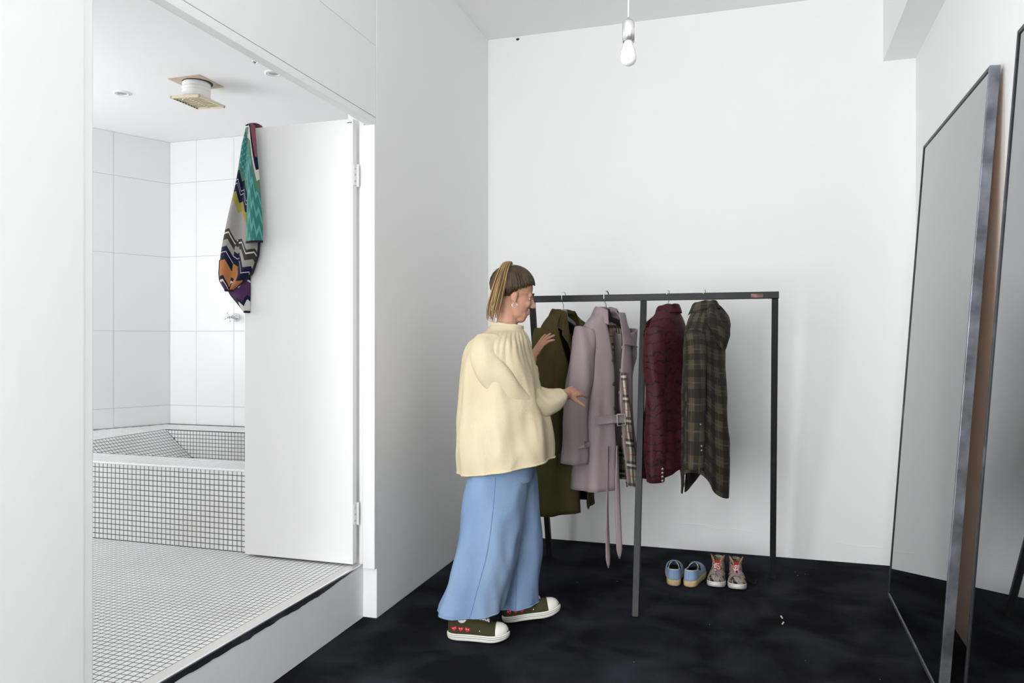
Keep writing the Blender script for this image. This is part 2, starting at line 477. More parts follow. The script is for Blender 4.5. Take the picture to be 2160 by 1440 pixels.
# wall with the bathroom window, out of the picture to the left
wp0 = corner - ang * 2.25; wp1 = Vector((-4.15, 1.0, 0)); wd = (wp1 - wp0).normalized(); wn = Vector((-wd.y, wd.x, 0))
def win_box(d0, d1, z0, z1):
    pts = [wp0 + wd * d + wn * t + Vector((0, 0, z)) for z in (z0, z1) for d, t in ((d0, 0), (d1, 0), (d1, -.1), (d0, -.1))]
    return pts, [(0, 3, 2, 1), (4, 5, 6, 7), (0, 1, 5, 4), (1, 2, 6, 5), (2, 3, 7, 6), (3, 0, 4, 7)]
wlen = (wp1 - wp0).length
mb = MB(); mb.put(*win_box(-.05, .02, 0, ZB)); mb.put(*win_box(1.4, wlen + .1, 0, ZB)); mb.put(*win_box(.02, 1.4, 0, 1.0)); mb.put(*win_box(.02, 1.4, 2.6, ZB))
S(mb.build('wall_bathroom_window', M_WALL))
box('ceiling', -6.3, -1.745, 0.9, YB + .1, ZB, ZB + .08, M_BCEIL, kind='structure')
box('wall_bathroom_front', -6.3, -1.86, 0.88, 1.0, 0, ZB, M_WALL, kind='structure')
# ------------------------------------------------------------------ bathroom door, swung open against the bath
DY = 3.222
door = empty('door_1', (-1.79, DY, ZS)); door['kind'] = 'structure'; door['label'] = 'white flush door standing open in front of the bath'
MB().box(-.612, 0.0, 0.0, 0.036, 0.012, 2.158).build('leaf', M_DOOR, door, mods=(('BEVEL', .002),))
M_HINGE = mat('painted_hinge', (0.78, 0.78, 0.77), 0.35, spec=0.5)
for hz in (0.20, 1.84):
    h = MB(); h.box(-.004, .0035, 0.006, 0.034, hz, hz + .10); h.tube([(.006, .038, hz - .004), (.006, .038, hz + .104)], .006, 10)
    ho = h.build('hinge', M_HINGE, door)
    s = MB()
    for k in (0.02, .05, .08): s.put(*ell_vf((.004, .016, hz + k), .0028, 8, 6))
    s.build('screw', mat('hinge_screw', (.35, .35, .34), .4, metal=.6), ho, True)
c = MB(); c.box(-.03, -.014, -.002, .001, 2.138, 2.141); c.box(-.011, -.008, -.002, .001, 2.136, 2.143)
c.build('chip', M_GROUT, door)

# ------------------------------------------------------------------ towel over the free corner of the door
def towel_mat():
    m = mat('zigzag_towel', (0.1, 0.3, 0.3), 0.95, spec=0.05, sheen=0.15, bump=(220, 0.5))
    nt = m.node_tree; N = nt.nodes; L = nt.links; b = N['Principled BSDF']
    uv = N.new('ShaderNodeUVMap')
    sp = N.new('ShaderNodeSeparateXYZ'); L.new(uv.outputs[0], sp.inputs[0])
    def mth(op, a, bb=None, c=None):
        n = N.new('ShaderNodeMath'); n.operation = op
        for i, x in enumerate((a, bb, c)):
            if x is None: continue
            if isinstance(x, (int, float)): n.inputs[i].default_value = x
            else: L.new(x, n.inputs[i])
        return n.outputs[0]
    u, vv = sp.outputs[0], sp.outputs[1]
    tri = mth('PINGPONG', mth('MULTIPLY', u, 10.0), 1.0)          # coarse zigzag
    s = mth('ADD', vv, mth('MULTIPLY', tri, 0.034))
    r = N.new('ShaderNodeValToRGB'); r.color_ramp.interpolation = 'CONSTANT'
    navy = (.010, .012, .035); teal = (.045, .19, .17); teal2 = (.10, .34, .31); white = (.62, .60, .56); mustard = (.30, .25, .06)
    grey = (.32, .30, .27); orange = (.42, .17, .06); plum = (.075, .03, .09); brown = (.045, .04, .032); pink = (.24, .09, .12); sage = (.10, .20, .14)
    bands = [(0, pink), (.035, navy), (.055, white), (.075, sage), (.10, teal), (.27, sage), (.30, navy), (.345, white), (.350, navy), (.365, white), (.370, navy), (.41, mustard), (.46, grey),
             (.60, brown), (.615, white), (.622, brown), (.655, grey), (.69, navy), (.715, white), (.722, navy), (.76, orange), (.84, navy), (.86, white), (.875, plum), (.95, navy), (.975, white)]
    cr = r.color_ramp
    while len(cr.elements) < len(bands): cr.elements.new(0.5)
    for e_, (p, cc) in zip(cr.elements, bands): e_.position = p; e_.color = (*cc, 1)
    L.new(s, r.inputs[0])
    # fine tone-on-tone zigzag lines
    tri2 = mth('PINGPONG', mth('MULTIPLY', u, 26.0), 1.0)
    ln = mth('PINGPONG', mth('MULTIPLY', mth('ADD', vv, mth('MULTIPLY', tri2, 0.018)), 62.0), 1.0)
    lm = mth('GREATER_THAN', ln, 0.66)
    inb = mth('MULTIPLY', mth('GREATER_THAN', s, 0.10), mth('LESS_THAN', s, 0.27))
    mx = N.new('ShaderNodeMix'); mx.data_type = 'RGBA'
    L.new(mth('MULTIPLY', lm, inb), mx.inputs[0]); L.new(r.outputs[0], mx.inputs[6]); mx.inputs[7].default_value = (.13, .36, .32, 1)
    L.new(mx.outputs[2], b.inputs['Base Color'])
    return m
M_TOWEL = towel_mat()
M_BIND = mat('towel_binding', (.010, .012, .020), 0.9)
towel = empty('towel', (-2.35, DY, ZS + 2.158), 0, 'zigzag striped multicolour towel hung over the open white door', 'towel')
# image-measured outline turned into metres on the door plane (x to the right, z down from the door's top edge)
def tw_panel(outline, nfold, amp, yoff, u0, u1, v_len, vmap, nrows=46, ncols=30, ph=0.0, top_gather=0.6):
    rows = []; uvs = []
    for k in range(nrows):
        t = k / (nrows - 1)
        z, xl, xr = None, None, None
        zz = outline[0][0] + (outline[-1][0] - outline[0][0]) * t
        xl, xr = lerp_table(outline, zz)
        row = []; uvr = []
        for i in range(ncols):
            q = i / (ncols - 1)
            x = xl + (xr - xl) * q
            fold = amp * (0.5 + 0.5 * t) * math.sin(nfold * 2 * PI * q + ph) + 0.004 * noise.noise((x * 14, zz * 6, ph))
            row.append(Vector((x, -yoff - fold - 0.012 * math.sin(PI * q), -zz)))
            uvr.append((u0 + (u1 - u0) * q, vmap(q, zz / v_len)))
        rows.append(row); uvs.append(uvr)
    return rows, uvs
T_parts = []
A = [(0.0, .010, .044), (.08, .006, .052), (.20, .003, .063), (.315, .0, .074), (.435, -.002, .085), (.58, -.005, .090)]
B = [(0.0, -.025, .026), (.08, -.048, .022), (.20, -.068, .020), (.315, -.096, .020), (.435, -.130, .024), (.58, -.167, .050), (.645, -.178, .043), (.73, -.184, .010), (.765, -.180, -.03), (.815, -.145, -.10)]
Cc = [(.50, -.150, -.02), (.62, -.155, -.012), (.74, -.155, -.012), (.79, -.150, -.012), (.835, -.125, -.012), (.924, -.040, -.018)]
me_v = []; me_f = []; me_uv = []
for (o_, nf, am, yo, u0, u1, ph, vm) in ((B, 1.5, .012, .020, 0, .55, 0.4, lambda q, t: t * .96 + .15 * (.5 - q)), (A, .5, .008, .048, .55, .85, 0.0, lambda q, t: .085 + .20 * t - .13 * q * (1 - 1.25 * t)), (Cc, .5, .006, .010, 1.0, 1.35, 1.0, lambda q, t: t + .02 * q)):
    rows, uvs = tw_panel(o_, nf, am, yo, u0, u1, .93, vm, ph=ph)
    n0 = len(me_v); v, f = grid(rows)
    me_v += v; me_f += [tuple(i + n0 for i in q) for q in f]; me_uv += [x for r in uvs for x in r]
# the turn over the door top and the tail behind it
rows = []; uvs = []
for k in range(14):
    a = k / 13
    yy = -0.03 + 0.09 * a; zz = 0.012 * math.sin(PI * a) if a < 1 else 0
    w = .030 - .006 * math.sin(PI * a)
    row = []
    for i in range(10):
        q = i / 9
        row.append(Vector((.002 + (q - .5) * 2 * w, yy, .006 + zz + .008 * math.sin(PI * q) - (0.25 * max(0, a - .8) * 5 if a > .8 else 0))))
    rows.append(row); uvs.append([(.9 + .02 * i, 0.02 - .002 * k) for i in range(10)])
n0 = len(me_v); v, f = grid(rows); me_v += v; me_f += [tuple(i + n0 for i in q) for q in f]; me_uv += [x for r in uvs for x in r]
me = bpy.data.meshes.new('cloth'); me.from_pydata([tuple(p) for p in me_v], [], me_f)
ul = me.uv_layers.new(name='UVMap')
for lp in me.loops: ul.data[lp.index].uv = me_uv[lp.vertex_index]
link('cloth', me, M_TOWEL, towel, True, mods=(('SOLID', .006, 0), ('SUB', 1)))
bd = MB()
def rim(o_, yo, am, nf, ph, side=None, bottom=True, z0=0):
    pts = []
    zz = o_[-1][0]; xl, xr = o_[-1][1:]
    for i in range(13):
        q = i / 12; x = xl + (xr - xl) * q
        pts.append((x, -yo - am * math.sin(nf * 2 * PI * q + ph) - .012 * math.sin(PI * q), -zz))
    bd.tube(pts, .006, 8)
rim(A, .048, .008, .5, 0)
def edge(o_, which, za, zb_, yo):
    pts = []
    for i in range(15):
        z = za + (zb_ - za) * i / 14; e2 = lerp_table(o_, z)
        pts.append((e2[which], -yo, -z))
    bd.tube(pts, .006, 8)
edge(B, 1, .58, .815, .022); edge(B, 0, .66, .815, .024); edge(Cc, 0, .79, .924, .012); rim(B, .020, .012, 1.5, .4); rim(Cc, .010, .006, .5, 1.0)
bd.build('binding', M_BIND, towel, True)

# ------------------------------------------------------------------ extractor grille hanging out of the bathroom ceiling
M_CREAM = mat('yellowed_plastic', (0.66, 0.59, 0.42), 0.45)
M_DUCT = mat('white_duct', (0.82, 0.82, 0.81), 0.6)
vent = empty('extractor_vent', (-3.235, 3.868, ZB), 0, 'yellowed extractor grille dangling from bathroom ceiling on white duct', 'vent')
VR = Matrix.Rotation(math.radians(-4), 4, 'Z')
hp = MB(); hp.box(-.115, .115, -.115, .115, -.0035, -.0006)
hp.build('patch_plate', mat('bare_plasterboard', (.55, .44, .36), .8, var=(20, (.38, .30, .25), .5, .7)), vent)
hp = MB(); hp.lathe([(0.0, -.0045), (.090, -.0045), (.090, -.0035)], 28, Matrix.Translation((.008, .0, 0))); hp.build('duct_hole', mat('dark_hole', (.03, .025, .02), .9), vent)
prof = []
for k in range(26):
    z = -.004 - k * .0046
    prof.append((.079 + .0045 * abs(math.sin(k * 0.62)) + .0015 * math.sin(k * 1.7), z))
MB().lathe(prof, 30).build('duct', M_DUCT, vent, True)
pl = empty('grille', (.012, .0, -.118)); pl.parent = vent
pl.rotation_euler = (math.radians(-1), math.radians(4), math.radians(-3))
g_ = MB(); s_ = .112
g_.box(-s_, s_, -s_, -s_ + .012, -.011, .005); g_.box(-s_, s_, s_ - .012, s_, -.011, .005); g_.box(-s_, -s_ + .012, -s_, s_, -.011, .005); g_.box(s_ - .012, s_, -s_, s_, -.011, .005)
g_.box(-s_ + .005, s_ - .005, -s_ + .005, s_ - .005, 0.001, .005)
g_.box(-.006, .006, -s_, s_, -.0075, .002)
g_.build('grille_frame', M_CREAM, pl, mods=(('BEVEL', .0015),))
for k in range(9):
    y = -s_ + .018 + k * (2 * s_ - .036) / 8
    for x0, x1 in ((-s_ + .016, -.010), (.010, s_ - .012)):
        b_ = MB(); b_.put(*box_vf(x0, x1, -.0085, .0085, -.0012, .0012), M=Matrix.Translation((0, y, -.0045)) @ Matrix.Rotation(.22, 4, 'X'))
        b_.build('slat', M_CREAM, pl)
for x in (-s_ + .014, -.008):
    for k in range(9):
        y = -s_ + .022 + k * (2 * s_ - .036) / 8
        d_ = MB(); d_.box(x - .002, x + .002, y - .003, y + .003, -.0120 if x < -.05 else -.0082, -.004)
        d_.build('slot_shade', M_BLACK, pl)  # black blocks painted in as the shade of the grille openings

# recessed downlights
def downlight(x, y, label):
    r = empty('downlight', (x, y, ZB), 0, label, 'downlight', 'recessed bathroom downlights')
    MB().lathe([(.030, -.001), (.034, -.008), (.048, -.0065), (.056, -.002), (.056, 0)], 36).build('bezel', M_TRIM, r, True)
    MB().lathe([(0.0, -.0025), (.0295, -.0025)], 30).build('lens', mat('frosted_lens', (.30, .31, .31), .3), r, True)
    MB().lathe([(.0415, -.0078), (.0435, -.0078)], 36).build('gimbal_gap', M_BLACK, r)
downlight(-3.827, 3.888, 'recessed downlight at far left of bathroom ceiling, clear of the lintel')
downlight(-2.676, 3.865, 'recessed downlight half hidden behind the white lintel')
hl = empty('cable_hole', (-2.672, 3.675, ZB), 0, 'small dark hole with metal rim in bathroom ceiling', 'hole')
MB().lathe([(0, -.0012), (.013, -.0012)], 20).build('hole_face', M_BLACK, hl)
MB().lathe([(.013, -.001), (.014, -.006), (.017, -.004), (.018, 0)], 20).build('rim', M_CHROME, hl, True)
nh = MB(); nh.ell((0, 0, 0), (.012, .004, .008)); 
tag(nh.build('wall_hole', M_BLACK, loc=(-1.487, YB - .002, 3.445)), 'small dark hole in the back wall just under ceiling', 'wall plug')  # black bead standing in for a small dark hole

# cross-head tap on the bathroom's far wall
tap = empty('bath_tap', (-3.782, YB - .010, 1.538), 0, 'chrome cross-head tap on white tiled bathroom wall beneath towel', 'tap')
RX = Matrix.Rotation(PI / 2, 4, 'X')
MB().lathe([(.0, .0), (.034, .0), (.034, .004), (.026, .018), (.014, .034), (.011, .040)], 28, RX).build('flange', M_CHROME, tap, True)
MB().lathe([(.010, .036), (.010, .075), (.014, .078), (.014, .090), (.008, .096), (0, .097)], 20, RX).build('spindle', M_CHROME, tap, True)
hd = MB()
for a in (0.35, 0.35 + PI / 2):
    dx, dz = math.cos(a), math.sin(a)
    hd.tube([(-.034 * dx, -.092, -.034 * dz), (-.02 * dx, -.092, -.02 * dz), (.02 * dx, -.092, .02 * dz), (.034 * dx, -.092, .034 * dz)], [.0065, .0045, .0045, .0065], 10)
    for sgn in (-1, 1): hd.ell((sgn * .035 * dx, -.092, sgn * .035 * dz), .0075, nu=12, nv=8)
hd.ell((0, -.104, 0), (.010, .008, .010), nu=14, nv=8)
hd.build('cross_handle', M_CHROME, tap, True)

# ------------------------------------------------------------------ bare bulb on a flex
pend = empty('pendant_bulb', (-0.420, 2.905, 2.42), 0, 'bare white bulb in aluminium holder hanging on white flex', 'light')
MB().tube([(0, 0, .185), (.001, 0, .4), (-.001, 0, .8), (0, 0, ZC - 2.42)], .0032, 8).build('flex', mat('white_flex', (.82, .82, .78), .5), pend, True)
MB().lathe([(.0, .182), (.006, .180), (.006, .172), (.018, .170), (.024, .160), (.024, .090), (.0215, .090), (.0215, .10), (0, .101)], 40).build('lamp_holder', M_ALU, pend, True)
MB().lathe([(.0217, .091), (.0217, .112), (.012, .112)], 36).build('holder_lining', M_BLACK, pend, True)
MB().lathe([(.0, .106), (.016, .105), (.0165, .092), (.018, .082), (.0205, .072), (.0225, .066)], 36).build('bulb_base', mat('bulb_base', (.80, .79, .75), .4), pend, True)
MB().lathe([(.0225, .066), (.0272, .052), (.0298, .038), (.0305, .030), (.0300, .021), (.0275, .012), (.022, .004), (.012, -.0015), (0, -.003)], 40).build('bulb', mat('opal_bulb', (.9, .9, .9), .25), pend, True)

# ------------------------------------------------------------------ clothes rack
BZ = 1.592; BYR = 4.14
rack = empty('clothes_rack', (-.49, BYR, 0), 0, 'black square steel clothes rack with three splayed legs on dark carpet', 'clothes rack')
def RL(p): return (p[0] + .49, p[1] - BYR, p[2])
mb = MB(); mb.bar(RL((-1.168, BYR, BZ)), RL((.184, BYR, BZ)), .034, .036)
mb.build('top_bar', M_STEEL, rack, mods=(('BEVEL', .002),))
for (x0, x1, y1) in ((-1.150, -1.153, 4.560), (-.515, -.499, 3.690), (.165, .168, 4.525)):
    mb = MB(); mb.bar(RL((x0, BYR, BZ - .0185)), RL((x1, y1, 0.001)), .032, .032, ref=(0, 1, 0))
    mb.build('leg', M_STEEL, rack, mods=(('BEVEL', .002),))
mb = MB(); mb.box(*[k for p in zip(RL((.045, BYR - .0178, BZ - .012)), RL((.105, BYR - .0174, BZ + .008))) for k in p])
mb.build('rust_patch', M_RUST, rack)

# ------------------------------------------------------------------ leaning mirrors
M_SHADEDF = mat('shaded_mill_steel', (.022, .023, .026), .42, metal=.3, spec=.4, var=(9, (.10, .10, .11), .55, .75), bump=(60, .05))  # mill steel darkened: shade painted into frame top and far side
def mirror(name, base, length, height, lean, yaw, label):
    """base: far foot of the front face; runs towards the camera (-Y)"""
    r = empty(name, base, yaw, label, 'mirror', 'leaning framed mirrors')
    M = Matrix.Rotation(lean, 4, 'Y')                     # local x to the right wall, y away, z up
    fw = .016; dp = .036
    def bx_(x0, x1, y0, y1, z0, z1, n, m, bev=.0015):
        mb = MB(); v, f = box_vf(x0, x1, y0, y1, z0, z1); mb.put(v, f, M)
        return mb.build(n, m, r, mods=(('BEVEL', bev),) if bev else ())
    bx_(0, dp, -fw, 0, 0, height, 'frame_side', M_SHADEDF); bx_(0, dp, -length, -length + fw, 0, height, 'frame_side', M_RAW)
    bx_(0, dp, -length + fw, -fw, height - fw, height, 'frame_top', M_SHADEDF); bx_(0, dp, -length + fw, -fw, 0, fw, 'frame_bottom', M_RAW)
    bx_(.004, .008, -length + fw, -fw, fw, height - fw, 'mirror_glass', M_MIRROR, 0)
    bx_(.010, .034, -length + fw, -fw, fw, height - fw, 'backing', M_WOODBACK, 0)
    return r
mirror('leaning_mirror', (.740, 4.397, .003), 1.217, 2.378, math.radians(4.1), math.radians(-1.45), 'tall steel framed mirror leaning on right wall, the one nearer the clothes rack')
mirror('leaning_mirror', (.700, 2.862, .003), 1.217, 2.378, math.radians(4.1), math.radians(-1.6), 'tall steel framed mirror cut off by the right edge of the picture')
# ------------------------------------------------------------------ cloth materials
def nodes_of(m): return m.node_tree.nodes, m.node_tree.links, m.node_tree.nodes['Principled BSDF']

def check_mat(name, base, bands, rough=0.85, scale=(1, 1, 1), sheen=0.0):
    """woven check: bands=(axis, period, lo, hi, colour, mix) in metres of the UV map"""
    m = mat(name, base, rough, spec=0.1, sheen=sheen, bump=(300, 0.25))
    N, L, b = nodes_of(m)
    uv = N.new('ShaderNodeUVMap'); sp = N.new('ShaderNodeSeparateXYZ'); L.new(uv.outputs[0], sp.inputs[0])
    prev = None
    for axis, per, lo, hi, colr, fac in bands:
        d = N.new('ShaderNodeMath'); d.operation = 'DIVIDE'; L.new(sp.outputs[axis], d.inputs[0]); d.inputs[1].default_value = per
        fr = N.new('ShaderNodeMath'); fr.operation = 'FRACT'; L.new(d.outputs[0], fr.inputs[0])
        a = N.new('ShaderNodeMath'); a.operation = 'GREATER_THAN'; L.new(fr.outputs[0], a.inputs[0]); a.inputs[1].default_value = lo
        c = N.new('ShaderNodeMath'); c.operation = 'LESS_THAN'; L.new(fr.outputs[0], c.inputs[0]); c.inputs[1].default_value = hi
        k = N.new('ShaderNodeMath'); k.operation = 'MULTIPLY'; L.new(a.outputs[0], k.inputs[0]); L.new(c.outputs[0], k.inputs[1])
        k2 = N.new('ShaderNodeMath'); k2.operation = 'MULTIPLY'; L.new(k.outputs[0], k2.inputs[0]); k2.inputs[1].default_value = fac
        mx = N.new('ShaderNodeMix'); mx.data_type = 'RGBA'
        L.new(k2.outputs[0], mx.inputs[0])
        if prev: L.new(prev, mx.inputs[6])
        else: mx.inputs[6].default_value = (*base, 1)
        mx.inputs[7].default_value = (*colr, 1)
        prev = mx.outputs[2]
    L.new(prev, b.inputs['Base Color'])
    return m

M_OLIVE = mat('olive_cotton', (.088, .070, .028), .9, spec=.1, bump=(260, .3), var=(5, (.066, .052, .022), .4, .7))
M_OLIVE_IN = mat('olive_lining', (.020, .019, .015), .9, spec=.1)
M_MAUVE = mat('mauve_gabardine', (.33, .265, .275), .85, spec=.1, bump=(320, .2), var=(4, (.29, .235, .245), .4, .7))
M_LINING = check_mat('camel_check_lining', (.50, .39, .27),
    [(0, .10, .0, .14, (.05, .045, .045), .75), (0, .10, .26, .40, (.05, .045, .045), .75), (0, .10, .14, .26, (.62, .58, .53), .6), (0, .10, .70, .73, (.35, .04, .04), .8),
     (1, .115, .0, .13, (.04, .04, .04), .75), (1, .115, .13, .24, (.66, .62, .58), .55), (1, .115, .24, .36, (.04, .04, .04), .75), (1, .115, .68, .71, (.38, .04, .04), .8)])
M_PLAID = check_mat('brown_plaid_flannel', (.070, .056, .036),
    [(0, .075, .0, .45, (.018, .016, .013), .72), (1, .085, .0, .42, (.020, .017, .014), .72), (1, .085, .68, .74, (.10, .085, .06), .5), (0, .075, .70, .76, (.10, .085, .06), .4)], sheen=.05)

def velvet_mat():
    m = mat('burgundy_crushed_velvet', (.040, .006, .0095), .62, spec=.25, sheen=0.18, bump=(90, .25))
    N, L, b = nodes_of(m)
    b.inputs['Sheen Tint'].default_value = (.55, .12, .16, 1)
    tc = N.new('ShaderNodeTexCoord'); mp = N.new('ShaderNodeMapping'); mp.inputs['Scale'].default_value = (1, 1, 1.0)
    L.new(tc.outputs['Object'], mp.inputs[0])
    w = N.new('ShaderNodeTexWave'); w.bands_direction = 'Z'; w.inputs['Scale'].default_value = 6.0; w.inputs['Distortion'].default_value = 9; w.inputs['Detail'].default_value = 3; w.inputs['Detail Scale'].default_value = 2.2
    L.new(mp.outputs[0], w.inputs['Vector'])
    r = N.new('ShaderNodeValToRGB'); r.color_ramp.elements[0].position = .0; r.color_ramp.elements[1].position = .14
    r.color_ramp.elements[0].color = (.005, .002, .003, 1); r.color_ramp.elements[1].color = (.044, .007, .011, 1)
    L.new(w.outputs['Fac'], r.inputs[0]); L.new(r.outputs[0], b.inputs['Base Color'])
    return m
M_VELVET = velvet_mat()
M_BTN = mat('horn_button', (.05, .04, .03), .3)
M_BTN_M = mat('metal_button', (.45, .42, .38), .35, metal=.8)
M_DKPL = mat('dark_plastic_hanger', (.03, .032, .036), .35)
M_GYPL = mat('grey_plastic_hanger', (.36, .38, .40), .4)
M_TEALPL = mat('teal_hook_sleeve', (.005, .10, .10), .4)

def hanger(hook, yaw, neck_m, half, label, sleeve=False, wood=True, neck_len=.066):
    """hook: point on top of the bar; local x runs along the shoulders"""
    r = empty('clothes_hanger', hook, yaw, label, 'clothes hanger', 'hangers on the rack')
    pts = []
    R_ = .021
    for k in range(13):                                   # hook wraps over the bar (bar runs across local x)
        a = math.radians(-20 + 200 * k / 12)
        pts.append((R_ * math.cos(a) * .95, 0, .004 + R_ * 1.1 * math.sin(a) - .006))
    pts = [(p[0], p[1], p[2]) for p in pts]
    pts = pts[::1]
    pts.insert(0, (.020, 0, -.035)) if False else None
    tail = [(-.020, 0, -.020), (-.012, 0, -.040), (-.002, 0, -.052), (0, 0, -.075)]
    mb = MB(); mb.tube(pts + tail, .0019, 8); mb.build('hook', M_CHROME, r, True)
    if sleeve:
        mb = MB(); mb.tube([pts[k] for k in (1, 3, 5)] + [pts[6]], .0034, 10); mb.build('hook_sleeve', M_TEALPL, r, True)
    zt = -.072
    prof = [(-half, -.088), (-half * .72, -.052), (-half * .35, -.020), (-.030, -.006), (-.022, .026), (-.014, .034), (.014, .034), (.022, .026), (.030, -.006), (half * .35, -.020), (half * .72, -.052), (half, -.088)]
    low = [(-half, -.100), (-half * .72, -.066), (-half * .35, -.040), (-.030, -.032), (-.022, -.032), (-.014, -.032), (.014, -.032), (.022, -.032), (.030, -.032), (half * .35, -.040), (half * .72, -.066), (half, -.100)]
    z0 = zt - .040
    rows = []
    for yy in (-.009, .009):
        rows.append([Vector((x, yy * (1 if abs(x) < .1 else 1.3), z0 + z)) for x, z in prof]); 
        rows.append([Vector((x, yy * (1 if abs(x) < .1 else 1.3), z0 + z)) for x, z in low])
    order = [rows[0], rows[1], rows[3], rows[2], rows[0]]
    v, f = grid(order)
    add('hanger_body', v, f, neck_m, r, mods=(('BEVEL', .003),))
    return r

def cloth_noise(p, amp, sc, seed):
    a = noise.noise((p[0] * sc + seed, p[1] * sc, p[2] * sc * .45))
    b = 1 - 2.2 * abs(noise.noise((p[0] * sc * 1.7 + seed * 3, p[1] * sc * 1.7, p[2] * sc * .6 + p[0] * sc * .5)))   # creases
    return amp * (a + .45 * b)

def tube_cloth(path, radii, n=28, folds=((3, .05),), seed=0.0, flat=1.0, side=None):
    """open tube along a path: radii rows (rx, ry); returns rows of verts"""
    P, fr = frames(path)
    rows = []
    m = len(P)
    for k, (p, (a, b)) in enumerate(zip(P, fr)):
        rx, ry = radii[k]; row = []
        for i in range(n):
            t = 2 * PI * i / n
            s = 1 + sum(am * math.sin(q * t + seed * (1 + q) + k * .35 * (q % 3 - 1)) for q, am in folds)
            q_ = p + a * (rx * s * math.cos(t)) + b * (ry * s * math.sin(t))
            row.append(q_ + (q_ - p).normalized() * cloth_noise(q_, .010, 11, seed))
        rows.append(row)
    return rows

def uv_rows(o, nrow, ncol, us, vs):
    me = o.data
    ul = me.uv_layers.new(name='UVMap')
    for lp in me.loops:
        k, i = divmod(lp.vertex_index, ncol)
        if k >= nrow: k = nrow - 1
        ul.data[lp.index].uv = (us(k, i), vs(k, i))

def garment(name, hook, yaw, label, cat, m, table, gap, sleeves, lining=None, folds=((5, .05), (9, .03)), seed=1.0, tail=None, thick=.005, nrow=44, ncol=72, sleeve_mats=None):
    """table rows: (depth below the hook, half width, half thickness, centre y); gap: rows (depth, half angle of the front opening)
    sleeves: list of (sign, [(x, y, z)...], [(rx, ry)...])"""
    r = empty(name, hook, yaw, label, cat, 'clothes hanging on the rack')
    z0, z1 = table[0][0], table[-1][0]
    rows = []
    for k in range(nrow):
        t = k / (nrow - 1); t = t ** 1.25
        row = []
        for i in range(ncol):
            z = z0 + (z1 - z0) * t
            g0 = lerp_table(gap, z)[0]
            ph = g0 + (2 * PI - 2 * g0) * i / (ncol - 1)
            if tail: z = z0 + (z1 + tail(ph) - z0) * t
            w, d, cy = lerp_table(table, z)
            am = min(1.0, max(0, (z - z0 - .12) / .45))
            s = 1 + am * sum(a_ * math.sin(q * ph + seed * q + .8 * t * (q % 2 - .5)) for q, a_ in folds)
            x = w * math.copysign(abs(math.sin(ph)) ** .85, math.sin(ph)) * (1 + (s - 1) * .35); y = cy - d * math.copysign(abs(math.cos(ph)) ** .8, math.cos(ph)) * (1 + (s - 1) * 1.6)
            p = Vector((x, y, -z))
            nn = Vector((x / w, y / d * .7, 0)).normalized() if w > 0 else Vector((0, 0, 1))
            row.append(p + nn * (cloth_noise(p, .012, 9, seed) * am))
        rows.append(row)
    v, f = grid(rows)
    mats = [m] + ([lining] if lining else [])
    o = add('body', v, f, mats, r, True, mods=())
    uv_rows(o, nrow, ncol, lambda k, i: i / ncol * 1.0, lambda k, i: (k / nrow) ** 1.25 * (z1 - z0))
    sd = o.modifiers.new('solid', 'SOLIDIFY'); sd.thickness = thick; sd.offset = 0
    if lining: sd.material_offset = 1 if False else 0
    if lining:
        # inner face as a separate lining just inside the shell
        rows2 = [[p + (Vector((0, lerp_table(table, -p.z)[2], p.z)) - p).normalized() * .007 for p in row] for row in rows[3:]]
        v2, f2 = grid(rows2)
        o2 = add('lining', v2, f2, lining, r, True)
        uv_rows(o2, nrow - 3, ncol, lambda k, i: i / ncol * 1.0, lambda k, i: (k / nrow) ** 1.25 * (z1 - z0))
    for sg, pts, rad in sleeves:
        pp = resample([(*a, *b) for a, b in zip(pts, rad)], 30)
        rw = tube_cloth([q[:3] for q in pp], [q[3:] for q in pp], 30, ((2, .06), (5, .05)), seed + sg)
        v, f = grid(rw, True)
        so = add('sleeve', v, f, m, r, True, mods=(('SOLID', thick, 0),))
        uv_rows(so, 30, 30, lambda k, i: i / 30 * .36, lambda k, i: k / 30 * .62)
    return r

def collar(r, m, z, rx, ry, stand, fall, spread, a0=.5, cy=0.0, name='collar', n=40, drop=.02, pt=.02):
    """turned-down collar: runs round the neck from one front edge to the other; pt lengthens the front points"""
    rows = []
    for k in range(9):
        t = k / 8; row = []
        for i in range(n):
            q = i / (n - 1); ph = a0 + (2 * PI - 2 * a0) * q
            front = abs(2 * q - 1) ** 3
            if t < .4:
                u = t / .4; rr = 1 + .03 * u; zz = -z + stand * u - drop * front
            else:
                u = (t - .4) / .6; rr = 1.06 + spread * u * (1 + .6 * front); zz = -z + stand - (fall + pt * front) * u - drop * front
            row.append(Vector((rx * rr * math.sin(ph), cy - ry * rr * math.cos(ph), zz + cloth_noise((q * 3, t, 0), .006, 3, z))))
        rows.append(row)
    v, f = grid(rows)
    o = add(name, v, f, m, r, True, mods=(('SOLID', .004, 0), ('SUB', 1)))
    uv_rows(o, 9, n, lambda k, i: i / n * .4, lambda k, i: k / 9 * .10)
    return o

def flap(r, name, pts, m, thick=.005):
    """a flat folded piece from an outline of 3-d points"""
    n = len(pts); c = sum((Vector(p) for p in pts), Vector()) / n
    v = [Vector(p) for p in pts] + [c + Vector((0, -.004, 0))]
    f = [(i, (i + 1) % n, n) for i in range(n)]
    o = add(name, v, f, m, r, False, mods=(('SOLID', thick, 0), ('BEVEL', .0015)))
    return o

def button(r, p, m, rad=.008, ax=(0, 1, 0)):
    M = Matrix.Translation(p) @ Vector((0, 0, 1)).rotation_difference(Vector(ax)).to_matrix().to_4x4()
    mb = MB(); mb.lathe([(0, .003), (rad * .7, .003), (rad, .0015), (rad, -.002), (0, -.002)], 16, M)
    return mb.build('button', m, r, True)

